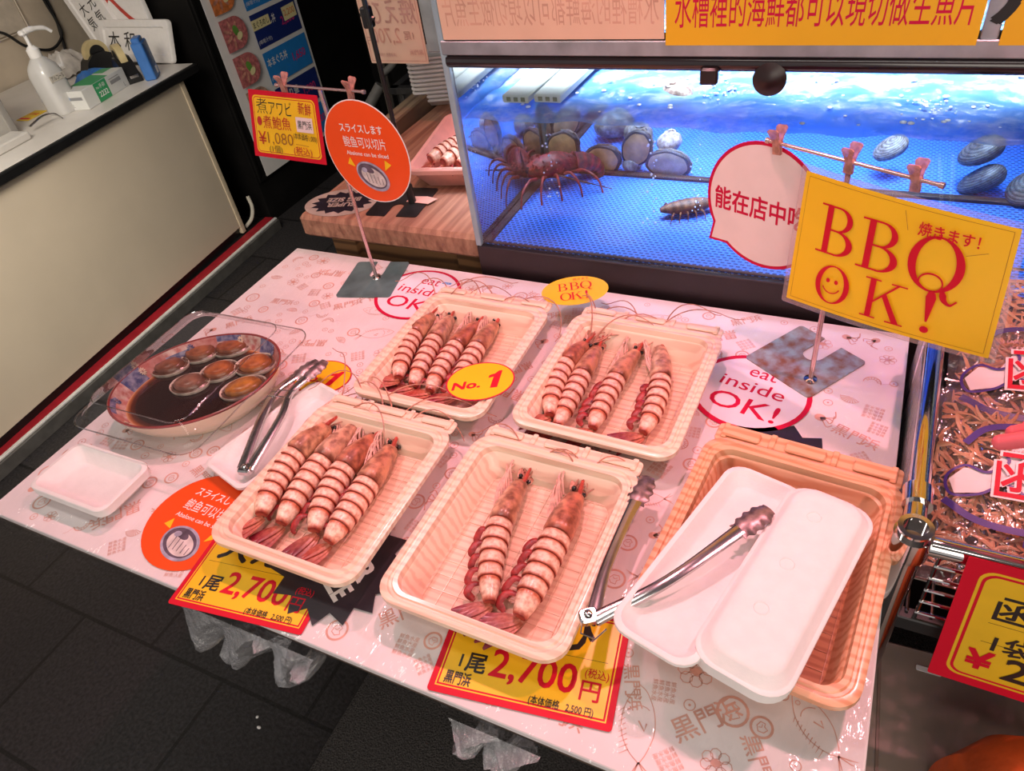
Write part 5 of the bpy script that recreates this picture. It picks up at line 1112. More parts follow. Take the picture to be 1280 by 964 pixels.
flat('starburst_sticker', E2(0.084, 0.060), bigsize, 'oval clear starburst size sticker upside down on the wooden ledge', 'sticker', (0.070, 0.100, LZ), ang((442, 251), (402, 253), LZ)+0.0, [mat('silver_sticker', (0.50, 0.42, 0.36), 0.3, noise=0.2), DARKP])
bs = thing('pole_stand', 'black pole stand with notched base on the ledge, rising past the orange sign', 'stand', (0.205, 0.125, LZ), 0.12)
b = MB(); b.prism(plate(0.115, 0.12, 0.026, 0.05), 0, 0.002); o = b.build('base_plate', mat('black_steel', (0.030, 0.030, 0.032), 0.4, 0.4, noise=0.3), bs); o.rotation_euler = (0, 0, PI)
pt = at(515, 255, Z=LZ); px0 = (pt.x-0.205, pt.y-0.125)
top = at(455, 0, Y=pt.y+0.01); b = MB(); b.tube([(px0[0], px0[1], 0.001), (top.x-0.205, top.y-0.125, top.z-LZ+0.25)], 0.0046, 12); b.build('pole', BLK, bs)
b = MB(); b.tube([(px0[0], px0[1], 0.002), (px0[0]-0.0008, px0[1], 0.04)], 0.008, 12); b.build('pole_socket', BLK, bs)
cq = at(459, 22, Y=pt.y+0.01); b = MB(); b.rbox(0.018, 0.016, 0.034, (cq.x-0.205, cq.y-0.125, cq.z-LZ), 0.003, 0.002); b.tube([(cq.x-0.205-0.012, cq.y-0.125, cq.z-LZ+0.006), (cq.x-0.205+0.012, cq.y-0.125, cq.z-LZ-0.004)], 0.0045, 8); b.build('pole_clamp', BLK, bs)
b = MB(); b.prism([(-0.030, -0.010), (0.022, -0.016), (0.034, 0.006), (0.008, 0.014), (-0.026, 0.012)], 0, 0.001); tag(b.build('paper_scrap', mat('pink_paper', (0.80, 0.45, 0.38), 0.6, noise=0.1, nscale=30), loc=(0.246, 0.135, LZ+0.0035), rot=0.1), 'torn pink paper scrap lying over the black pole stand base', 'paper')
# ================================================================ hanging poster seen from behind, dark clutter behind
def card3(name, o, ex, ez, W, H, base_mi, draw, label, cat, mats, th=0.002, r=0.003):
    """flat panel centred at o; ex is its reading direction, ez its up direction"""
    ex = Vector(ex).normalized(); ez = Vector(ez); ez = (ez-ex*ez.dot(ex)).normalized(); n = ex.cross(ez); M = Matrix((ex, ez, n)).transposed().to_4x4(); M.translation = Vector(o)
    b = MB(); b.prism([(p[0], p[1]) for p in rr(W, H, r, 0, n=3)], -th, 0, base_mi); b.dz = 0.0003; draw(b); return tag(b.build(name, mats, M=M), label, cat)
GH2 = mat('mauve_show_through', (0.62, 0.33, 0.27), 0.5, noise=0.2); GH3 = mat('pink_show_through', (0.74, 0.36, 0.28), 0.5, noise=0.2); GHP = mat('pale_card_back', (0.84, 0.56, 0.42), 0.5, noise=0.06, nscale=9)
def ghost(b):
    for w_, h_ in ((0.152, 0.240), ): 
        for a, c in (((-w_/2, -h_/2), (w_/2, -h_/2)), ((-w_/2, -h_/2), (-w_/2, h_/2)), ((w_/2, -h_/2), (w_/2, h_/2))): b.stroke([a, c], 0.0016, 2)
    b.text('焼えび', 0.042, 1, (0.005, -0.012), 0, 0.01, mirror=True, w=0.135); b.text('2,700', 0.034, 2, (-0.020, -0.066), 0, 0.0, mirror=True, w=0.080); b.text('1尾', 0.015, 1, (0.042, -0.064), 0, 0.01, mirror=True); b.text('円', 0.014, 1, (-0.068, -0.074), 0, 0, mirror=True)
    b.text('黒門浜', 0.009, 1, (0.055, -0.100), 0, 0.01, mirror=True); b.text('(本体価格 2,500円)', 0.007, 1, (-0.030, -0.106), 0, 0, mirror=True, w=0.055)
card3('price_poster', (0.008, 0.50, 1.035), (1, 0.0, 0), (0.02, 0, 1), 0.162, 0.252, 0, ghost, 'pale pink price poster seen from behind, mirrored figures showing through', 'poster', [GHP, GH2, GH3])
b = MB(); b.tube([(-0.08, 0.505, 1.163), (0.40, 0.505, 1.163)], 0.005, 8); b.tube([(0.40, 0.505, 1.163), (0.40, 0.505, 0.764)], 0.006, 8); b.tube([(0.02, 0.505, 1.163), (0.02, 0.508, 1.19)], 0.003, 6)
tag(b.build('poster_rail', BLK), 'thin black rail from which the mirrored poster hangs', 'rail')
CRT = mat('black_crate', (0.022, 0.022, 0.024), 0.55, noise=0.3, nscale=40)
cr = thing('black_crate', 'black plastic crate stacked in the shadow behind the ledge', 'crate', (-0.05, 1.10, 0.40), 0.1)
b = MB(); b.box(-0.28, 0.28, -0.18, -0.17, 0.0, 0.30); b.box(-0.28, 0.28, 0.17, 0.18, 0.0, 0.30); b.box(-0.28, -0.27, -0.18, 0.18, 0, 0.30); b.box(0.27, 0.28, -0.18, 0.18, 0, 0.30); b.box(-0.28, 0.28, -0.18, 0.18, 0, 0.012); b.build('crate_walls', CRT, cr)
b = MB(); b.box(-0.295, 0.295, -0.195, -0.168, 0.285, 0.305); b.box(-0.295, 0.295, 0.168, 0.195, 0.285, 0.305); b.box(-0.295, -0.268, -0.195, 0.195, 0.285, 0.305); b.box(0.268, 0.295, -0.195, 0.195, 0.285, 0.305); b.build('crate_rim', CRT, cr)
b = MB()
for i in range(20): x = -0.26+0.027*i; b.box(x, x+0.006, -0.184, -0.178, 0.02, 0.28); b.box(x, x+0.004, -0.17, 0.17, 0.20, 0.206)
for j in range(12): y = -0.16+0.028*j; b.box(-0.268, 0.268, y, y+0.004, 0.200, 0.206)
b.build('crate_lattice', mat('crate_rib', (0.05, 0.05, 0.052), 0.5, noise=0.2), cr)
b = MB(); b.box(-0.33, 0.33, -0.21, 0.21, 0.0, 0.40, r=0.02, b=0.01); tag(b.build('storage_box', mat('dark_box', (0.018, 0.017, 0.018), 0.6, noise=0.3), loc=(-0.05, 1.10, 0.0), rot=0.1), 'dark storage box on the floor under the black crate', 'box')
b = MB(); P = catmull([(-0.42, 1.02, 1.25), (-0.415, 1.02, 0.98), (-0.40, 1.02, 0.78), (-0.385, 1.02, 0.735), (-0.43, 1.0, 0.70)], 7); b.tube(P, 0.011, 10); tag(b.build('grey_pipe', mat('grey_pvc', (0.13, 0.125, 0.12), 0.4, noise=0.2)), 'bent grey pipe running down the dark wall beside the menu poster', 'pipe')
b = MB(); P = catmull([(-0.46, 1.02, 0.66), (-0.49, 1.0, 0.62), (-0.52, .98, 0.58)], 5); b.tube(P, [0.018]*len(P), 10); tag(b.build('grey_hose', mat('grey_pvc', (0.13, 0.125, 0.12))), 'short grey hose end below the bent pipe', 'hose')
b = MB(); P = catmull([(-0.20, 0.93, 0.90), (-0.24, 0.93, 0.86), (-0.25, 0.92, 0.80), (-0.22, 0.91, 0.74), (-0.16, 0.905, 0.72), (-0.06, 0.905, 0.73)], 6); b.tube(P, 0.005, 8); tag(b.build('grey_cable', mat('cable_grey', (0.16, 0.16, 0.16), 0.4, noise=0.1)), 'thin grey cable looping behind the clips of the orange sign', 'cable')
b = MB(); b.box(-0.012, 0.012, -0.012, 0.012, 0.0, 1.8); tag(b.build('steel_upright', mat('dark_upright', (0.045, 0.043, 0.042), 0.35, 0.6, noise=0.3), loc=(-0.62, 1.28, 0)), 'dark metal upright post just right of the blue menu poster', 'post')
# ================================================================ menu poster on the black wall
def menu(b):
    def T(y0, z0): return (y0-1.4, z0-0.66)
    rowcol = ((0.07, 0.33, 0.70), (0.012, 0.035, 0.20)); 
    rows = [(0.48, 1, 'サーモン丼', '1,650'), (0.335, 2, 'まぐろめし丼', '2,200'), (0.19, 1, '本まぐろ丼', '1,650'), (0.045, 2, 'にぎり盛', '1,980'), (-0.10, 1, '海鮮丼', '2,200')]
    for k, (v, m, s, p) in enumerate(rows):
        b.rrect(0.285, 0.128, 0.001, m, (0.095, v-0.28)); b.text(s, 0.026, 0, (0.03, v-0.258), 0, 0.02, w=0.13); b.text('(味噌汁付)', 0.013, 0, (0.0, v-0.322), 0, 0.0)
        b.text(p, 0.032, 3, (0.165, v-0.285), 0, 0.02, w=0.085)
        if k == 1: b.rrect(0.11, 0.038, 0.001, 4, (0.005, v-0.255)); b.text('まぐろめし', 0.020, 5, (0.005, v-0.255), 0, 0.01, w=0.095); b.rrect(0.085, 0.052, 0.001, 4, (0.185, v-0.262), 0.03); b.text('2,200', 0.024, 6, (0.185, v-0.262), 0, 0.01, w=0.07)
    for k, m in enumerate((7, 6, 8, 8, 9, 8)):
        c = (-0.160, 0.36-0.135*k); pts = [(c[0]-0.064, c[1]-0.058), (c[0]+0.01, c[1]-0.058)]+arc(c[0]+0.01, c[1], 0.058, -PI/2, PI/2, 14)[1:-1]+[(c[0]+0.01, c[1]+0.058), (c[0]-0.064, c[1]+0.058)]
        b.poly(pts, m)
        for j in range(7): a = j*0.9; b.disc(0.020, 0.006, 7 if m != 7 else 6, (c[0]-0.01+0.030*math.cos(a), c[1]+0.030*math.sin(a)), a)
        b.disc(0.014, 0.020, 10, (c[0]+0.006, c[1]+0.008), 0.3); b.disc(0.018, 0.012, 4, (c[0]+0.018, c[1]-0.014), 0.5)
card3('menu_poster', (-1.298, 1.4325, 0.36+0.30), (0, 1, 0), (0, 0, 1), 0.51, 0.93, 0, menu, 'white menu poster with blue rows and bowl photographs on the black wall', 'poster',
      [mat('poster_white', (0.70, 0.68, 0.67), 0.4, noise=0.03), mat('row_blue', (0.02, 0.20, 0.55), 0.4, noise=0.05), mat('row_navy', (0.012, 0.025, 0.15), 0.4, noise=0.05), mat('row_pink', (0.50, 0.03, 0.16), 0.4), mat('note_cream', (0.75, 0.66, 0.35), 0.5, noise=0.05), BLACK, mat('salmon_photo', (0.68, 0.20, 0.06), 0.4, noise=0.35, nscale=60), mat('fish_photo', (0.60, 0.27, 0.20), 0.4, noise=0.4, nscale=60), mat('tuna_photo', (0.50, 0.15, 0.15), 0.4, noise=0.4, nscale=70), mat('sushi_photo', (0.45, 0.27, 0.2), 0.4, noise=0.5, nscale=50), mat('leaf_photo', (0.12, 0.28, 0.05), 0.5, noise=0.3)])
# ================================================================ things on the cream counter
CZ = 0.719
def on(p): q = at(*p, Z=CZ); return Vector((q.x, q.y, CZ))
sb = thing('pump_bottle', 'tall clear sanitizer bottle with a white pump on the counter', 'bottle', on((82, 139)), CA)
BOT = mat('frosted_plastic', (0.62, 0.61, 0.60), 0.25, noise=0.06, nscale=9, coat=0.4)
b = MB(); b.loft([rr(0.078, 0.078, .02, 0.0), rr(0.086, 0.086, .024, 0.006), rr(0.088, 0.088, .026, 0.125), rr(0.080, 0.080, .03, 0.148), rr(0.050, 0.050, .024, 0.170), rr(0.034, 0.034, .016, 0.178)]); b.build('bottle_body', BOT, sb)
b = MB(); b.lathe([(0.0195, 0.176), (0.0200, 0.180), (0.0195, 0.200), (0.014, 0.206), (0.010, 0.210)], n=24); b.tube([(0, 0, 0.205), (0, 0, 0.245)], 0.006, 10); b.build('pump_collar', WHITE, sb)
b = MB(); b.rbox(0.030, 0.022, 0.016, (0, 0, 0.250), 0.006, 0.004); b.tube(catmull([(0.0, -0.005, 0.252), (0.025, -0.012, 0.253), (0.060, -0.022, 0.246), (0.078, -0.027, 0.230)], 5), [0.009]*6+[0.007]*5+[0.0055]*5, 10); b.build('pump_head', WHITE, sb)
b = MB(); b.rbox(0.062, 0.002, 0.020, (0.0, -0.0445, 0.112), 0.001, 0.0005); o = b.build('name_tape', mat('tape_label', (0.58, 0.54, 0.48), 0.5, noise=0.08), sb)
b = MB(); b.z0 = 0; b.text('アルコール', 0.012, 0, (0, 0), 0, 0.0, w=0.052); o2 = b.build('handwriting', BLACK, o, M=Matrix.Translation((0, -0.0460, 0.112)) @ Matrix.Rotation(PI/2, 4, 'X'))
gb = thing('glove_box', 'green and white cardboard glove box at the counter front', 'box', on((126, 122)), CA+0.12)
GRN = mat('green_print', (0.035, 0.33, 0.12), 0.45, noise=0.05)
b = MB(); b.box(-0.115, 0.115, -0.042, 0.042, 0, 0.062, r=0.002); b.build('carton', mat('carton_white', (0.66, 0.66, 0.64), 0.5, noise=0.04), gb)
b = MB(); b.prism([(-0.060, -0.0415), (0.030, -0.0415), (0.050, 0.0415), (-0.060, 0.0415)], 0.0621, 0.0626, 0); b.prism([(0.06, 0.0), (0.112, 0.0), (0.112, 0.0415), (0.06, 0.0415)], 0.0621, 0.0626, 0); b.build('top_print', GRN, gb)
b = MB(); b.z0 = 0.0; b.rrect(0.066, 0.0600, 0.001, 0, (-0.022, 0.0)); b.text('2232', 0.017, 1, (-0.020, -0.008), 0, 0.02); b.text('No.', 0.008, 1, (-0.038, 0.014)); b.text('手袋', 0.011, 1, (-0.015, 0.016)); b.rrect(0.055, 0.012, 0.001, 2, (0.055, 0.006)); b.text('L', 0.014, 2, (0.092, -0.018)); b.stroke([(0.025, 0.018), (0.08, 0.018)], 0.002, 2); b.build('front_print', [GRN, WHITE, mat('grey_print', (0.25, 0.25, 0.26), 0.5)], gb, M=Matrix.Translation((0, -0.0424, 0.031)) @ Matrix.Rotation(PI/2, 4, 'X'))
b = MB(); b.z0 = 0; b.rrect(0.05, 0.010, 0.001, 0, (0.008, 0.006)); b.text('M L', 0.010, 0, (-0.02, -0.016)); b.disc(0.006, 0.012, 1, (-0.022, 0.008)); b.build('end_print', [mat('grey_print', (0.25, 0.25, 0.26)), BLUEP], gb, M=Matrix.Translation((-0.1154, 0, 0.031)) @ Matrix.Rotation(-PI/2, 4, 'Z') @ Matrix.Rotation(PI/2, 4, 'X'))
# blue gloves
b = MB(); rg = random.Random(3); bl = MB(); V = []; n, m = 16, 12
for j in range(m+1):
    for i in range(n+1):
        u, v = i/n, j/m; V.append((-0.07+0.14*u, -0.035+0.07*v, 0.004+0.040*math.sin(PI*u)*math.sin(PI*v)*(0.6+0.5*math.sin(u*9+v*5))+rg.uniform(0, .006)))
bl.add(V, [(j*(n+1)+i, j*(n+1)+i+1, (j+1)*(n+1)+i+1, (j+1)*(n+1)+i) for j in range(m) for i in range(n)])
for k in range(4): bl.tube(catmull([(0.03, -0.02+0.014*k, 0.018), (0.065, -0.025+0.018*k, 0.030), (0.092+0.006*k, -0.03+0.02*k, 0.020)], 4), [0.009]*5+[0.008]*3+[0.005], 8)
tag(bl.build('nitrile_gloves', mat('nitrile_blue', (0.05, 0.20, 0.58), 0.45, noise=0.2, nscale=20), loc=on((110, 107)), rot=CA), 'crumpled blue rubber gloves behind the glove box', 'gloves')
# crumpled bag
b = MB(); V = []; n, m = 20, 14
for j in range(m+1):
    for i in range(n+1):
        u, v = i/n, j/m; V.append((-0.10+0.20*u, -0.06+0.12*v, 0.002+0.085*(math.sin(PI*u)*math.sin(PI*v))**0.6*(0.75+0.3*math.sin(u*13+v*7))+rg.uniform(0, .010)))
b.add(V, [(j*(n+1)+i, j*(n+1)+i+1, (j+1)*(n+1)+i+1, (j+1)*(n+1)+i) for j in range(m) for i in range(n)])
tag(b.build('crumpled_bag', mat('grey_film', (0.50, 0.46, 0.42), 0.25, noise=0.25, nscale=30, coat=0.4), loc=on((88, 92)), rot=CA), 'crumpled greyish plastic bag behind the pump bottle', 'plastic bag')
# tape dispensers
def dispenser(p, rot, label):
    t = thing('tape_dispenser', label, 'tape dispenser', on(p), rot, 'tape dispensers on the counter')
    b = MB(); pts = [(-0.080, 0), (0.085, 0), (0.088, 0.018), (0.060, 0.030), (0.045, 0.055), (0.015, 0.075), (-0.030, 0.075), (-0.062, 0.058), (-0.080, 0.025)]
    R = [[(x, s, z) for x, z in pts] for s in (-0.026, 0.026)]; b.loft(R); b.build('dispenser_body', BLK, t)
    b = MB(); M = Matrix.Rotation(PI/2, 4, 'X'); b.lathe([(0.030, -0.0125), (0.047, -0.0125), (0.048, 0), (0.047, 0.0125), (0.030, 0.0125), (0.030, -0.0125)], (-0.012, 0, 0.070), 32, 0, M, False, False); b.build('tape_roll', mat('yellowish_tape', (0.62, 0.50, 0.26), 0.35, noise=0.1), t)
    b = MB(); b.lathe([(0.001, -0.015), (0.030, -0.015), (0.030, 0.015), (0.001, 0.015)], (-0.012, 0, 0.070), 24, 0, M); b.build('roll_hub', BLK, t)
    b = MB(); b.rbox(0.003, 0.030, 0.010, (0.087, 0, 0.022), 0.001, 0.0008); b.build('cutter', STEEL, t)
    b = MB(); b.rbox(0.004, 0.018, 0.045, (-0.0806, 0.0, 0.03), 0.001, 0.0008); b.build('paper_label', WHITE, t)
dispenser((128, 92), CA+PI-0.25, 'black tape dispenser with a yellowish roll, the left of two on the counter')
dispenser((163, 98), CA+PI+1.0, 'black tape dispenser with a white label, the right of two on the counter')
b = MB(); b.rbox(0.075, 0.040, 0.125, (0, 0, 0.0625), 0.006, 0.004); bx = thing('blue_case', 'upright blue plastic case beside the right tape dispenser', 'case', on((192, 97)), CA+0.5)
b.build('case_body', mat('case_blue', (0.05, 0.18, 0.52), 0.4, noise=0.08), bx); b = MB(); b.rbox(0.020, 0.001, 0.024, (0.012, -0.0205, 0.024), 0.001, 0.0004); b.build('small_sticker', WHITE, bx); b = MB(); b.rbox(0.05, 0.03, 0.02, (-0.005, 0, 0.13), 0.006, 0.004); b.build('case_lid', mat('case_blue', (0, 0, 1)), bx)
# leaning foam box lids
def lean(c, W, H, rotz, tilt, draw, label, roll=0.0):
    t = MB(); R = [rr(W-0.02, H-0.02, .012, -0.022), rr(W, H, .016, -0.018), rr(W, H, .016, -0.004), rr(W-0.006, H-0.006, .014, 0), rr(W-0.05, H-0.05, .01, 0.0), rr(W-0.06, H-0.06, .01, -0.006)]
    t.loft(R); t.z0 = -0.0055; t.dz = 0.0006; draw(t)
    M = Matrix.Translation(c) @ Matrix.Rotation(rotz, 4, 'Z') @ Matrix.Rotation(PI/2-tilt, 4, 'X') @ Matrix.Rotation(roll, 4, 'Z') @ Matrix.Translation((0, H/2, 0))
    tag(t.build('foam_box_lid', [FOAM, BLACK, mat('red_brush', (0.60, 0.06, 0.04), 0.5, noise=0.2)], M=M), label, 'foam lid')
c1 = on((205, 83)); 
lean(Vector((-1.575, 1.015, CZ+0.004)), 0.40, 0.150, -0.03, 0.35, lambda t: t.text('本 和', 0.052, 1, (-0.075, 0.0), 0, 0.0), 'low white foam lid with black brush writing leaning behind the tape dispensers')
cl2 = CMX @ Vector((-0.26, 0.47, CZ)); cl3 = CMX @ Vector((-0.02, 0.48, CZ))
q = at(140, 48, Y=1.065)
q.z = CZ+0.004
lean(q, 0.20, 0.47, 0.0, 0.06, lambda t: (t.text('大 元', 0.036, 1, (0.0, -0.03), 0, 0.0), t.text('気 気', 0.036, 1, (0.0, -0.085), 0, 0.0)), 'tall white foam lid with two columns of black writing against the beige wall', roll=0.40)
q = at(172, 52, Y=1.085)
q.z = CZ+0.004
lean(q, 0.24, 0.50, 0.0, 0.02, lambda t: t.stroke([(p.x, p.y) for p in catmull([(-0.09, -0.06, 0), (-0.055, -0.035, 0), (-0.015, -0.08, 0), (0.025, -0.12, 0), (0.06, -0.135, 0)], 5)]+[], 0.018, 2) or t.stroke([(p.x, p.y) for p in catmull([(0.06, -0.03, 0), (0.02, -0.045, 0), (-0.01, -0.09, 0), (-0.03, -0.14, 0)], 5)], 0.018, 2), 'white foam lid with a big red brush mark at the right end of the counter', roll=0.06)
# register, tin, card, handle, cables at the far left
rg_ = thing('cash_register', 'grey boxy cash register cut off by the left picture edge', 'register', on((18, 172))+Vector((-0.075, -0.095, 0)), CA)
b = MB(); b.box(-0.16, 0.105, -0.085, 0.15, 0.0, 0.165, r=0.008, b=0.004); b.build('register_body', mat('register_grey', (0.50, 0.47, 0.43), 0.45, noise=0.06), rg_); b = MB(); b.box(0.085, 0.112, -0.088, 0.152, 0.0, 0.171, r=0.004); b.build('side_trim', mat('register_trim', (0.30, 0.28, 0.26), 0.4), rg_)
b = MB(); b.rbox(0.36, 0.075, 0.025, (-0.10, -0.135, 0.0125), 0.006, 0.004); b.build('drawer_front', mat('drawer_white', (0.62, 0.59, 0.56), 0.45, noise=0.05), rg_)
tc_ = thing('steel_tin', 'grey cylindrical tin behind the register at the left edge', 'tin', on((22, 98)), 0)
b = MB(); b.lathe([(0.045, 0), (0.05, 0.002), (0.05, 0.135), (0.046, 0.137), (0.044, 0.13), (0.044, 0.02), (0.001, 0.018)], n=28, cap1=False); b.build('tin_body', mat('tin_grey', (0.36, 0.36, 0.36), 0.4, 0.4, noise=0.15), tc_); b = MB(); b.lathe([(0.0505, 0.120), (0.052, 0.122), (0.052, 0.139), (0.0505, 0.141)], n=28, cap0=False, cap1=False); b.build('tin_rim', STEEL, tc_)
q = on((40, 145)); b = MB(); b.rbox(0.055, 0.085, 0.003, (0, 0, 0.0015), 0.002, 0.001, 0); b.z0 = 0.003; b.text('大特価', 0.016, 1, (0, 0.01), 0, 0.02, w=0.045); b.rrect(0.05, 0.012, 0.001, 1, (0, -0.03)); tag(b.build('yellow_card', [mat('card_yellow', (0.72, 0.48, 0.03), 0.5, noise=0.06), RED], loc=q, rot=CA-PI/2), 'small yellow and red card lying left of the pump bottle', 'card')
q = on((62, 158)); b = MB(); b.tube(catmull([(-0.05, 0.02, 0.02), (0.0, 0.012, 0.032), (0.035, -0.002, 0.028), (0.05, -0.012, 0.006)], 5), [0.006]*16, 8, flat=0.5); tag(b.build('bent_handle', STEEL, loc=q, rot=CA), 'bent steel strip handle on the counter in front of the pump bottle', 'handle')
for i, (pts, lab) in enumerate((([(0.19, 0.70, 1.10), (0.191, 0.70, 0.94), (0.195, 0.695, 0.870), (0.180, 0.69, 0.809), (0.098, 0.685, 0.783), (0.005, 0.69, 0.825), (-0.06, 0.70, 0.896), (-0.2, 0.705, 0.93)], 'black cable looping down the beige wall to the pump bottle'), ([(0.197, 0.703, 1.10), (0.205, 0.702, 0.90), (0.185, 0.70, 0.80), (0.16, 0.695, 0.735)], 'second black cable hanging straight down the beige wall'))):
    b = MB(); b.tube(catmull([CMX @ Vector(p) for p in pts], 8), 0.0055, 8); tag(b.build('wall_cable', BLK), lab, 'cable')
b = MB(); b.tube(catmull([(-1.315, 1.050, 0.165), (-1.302, 1.040, 0.12), (-1.303, 1.015, 0.08), (-1.32, 0.98, 0.055)], 6), 0.008, 8); tag(b.build('white_hose', mat('pale_hose', (0.5, 0.47, 0.4), 0.5, noise=0.1)), 'pale hose end poking out behind the foot of the cream counter', 'hose')
# ================================================================ chrome rack at the right
rk = thing('chrome_rack', 'chrome wire shelf rack along the right side of the table', 'rack', (1.168, -0.45, 0))
def tubeopen(b, p, z0, z1, r=0.0135):
    b.lathe([(r, z0), (r, z1-0.004), (r+0.002, z1-0.003), (r+0.002, z1), (r-0.003, z1), (r-0.003, z1-0.05), (0.001, z1-0.05)], (p[0], p[1], 0), 20, cap1=False)
b = MB(); tubeopen(b, (0, 0), 0.0, 0.805, 0.0145); b.lathe([(0.0185, 0.765), (0.019, 0.77), (0.0185, 0.795)], (0, 0, 0), 20); b.build('post', CHROME, rk)
b = MB(); tubeopen(b, (0.010, 0.335), 0.0, 0.822, 0.0125); b.build('post', CHROME, rk)
b = MB(); b.tube([(0.0, 0.010, 0.792), (0.0085, 0.320, 0.797)], 0.0105, 14); b.lathe([(0.0145, -0.012), (0.0145, 0.012)], (0.0015, 0.050, 0.792), 16, 0, Matrix.Rotation(PI/2, 4, 'X')); b.build('side_rail', CHROME, rk)
b = MB(); b.tube([(0.012, 0, 0.782), (0.55, 0, 0.782)], 0.0105, 14); b.build('front_rail', CHROME, rk)
b = MB(); b.box(0.0, 0.55, -0.008, 0.008, 0.640, 0.662); b.build('lower_rail', DARKMETAL, rk)
b = MB(); b.tube([(0.028, -0.002, 0.655), (0.028, -0.002, 0.775)], 0.0022, 8)
for k in range(5): b.tube([(0.026, -0.003, 0.672+0.021*k), (0.55, -0.003, 0.672+0.021*k)], 0.0019, 8)
b.build('wire_front', CHROME, rk)
b = MB()
for k in range(22): b.tube([(0.02+0.024*k, 0.0, 0.665), (0.02+0.024*k, 0.46, 0.665)], 0.0018, 6)
for k in range(4): b.tube([(0.0, 0.05+0.12*k, 0.662), (0.55, 0.05+0.12*k, 0.662)], 0.0025, 6)
b.build('wire_shelf', CHROME, rk)
b = MB()
for k in range(7): b.tube([(0.03, 0.448, 0.70+0.022*k), (0.55, 0.448, 0.70+0.022*k)], 0.0022, 6)
for k in range(3): b.tube([(0.03+0.25*k, 0.45, 0.665), (0.03+0.25*k, 0.45, 0.845)], 0.003, 6)
b.build('wire_back', CHROME, rk)
b = MB(); 
for k in range(26): b.box(0.0, 0.003 if k % 2 else 0.0045, 0.075+0.0125*k, 0.0865+0.0125*k, 0.50, 0.770, r=0.0004, b=0.0003)
tag(b.build('ribbed_panel', mat('ribbed_grey', (0.45, 0.43, 0.43), 0.25, 0.3, noise=0.15), loc=(1.1665, -0.45, 0)), 'grey ribbed plastic side panel between the table and the chrome rail', 'panel')
b = MB(); b.tube([(1.1655, -0.395, 0.74), (1.1765, -0.118, 0.800)], 0.0028, 8); tag(b.build('pink_rod', POLE), 'thin pinkish rod slanting along the ribbed panel', 'rod')
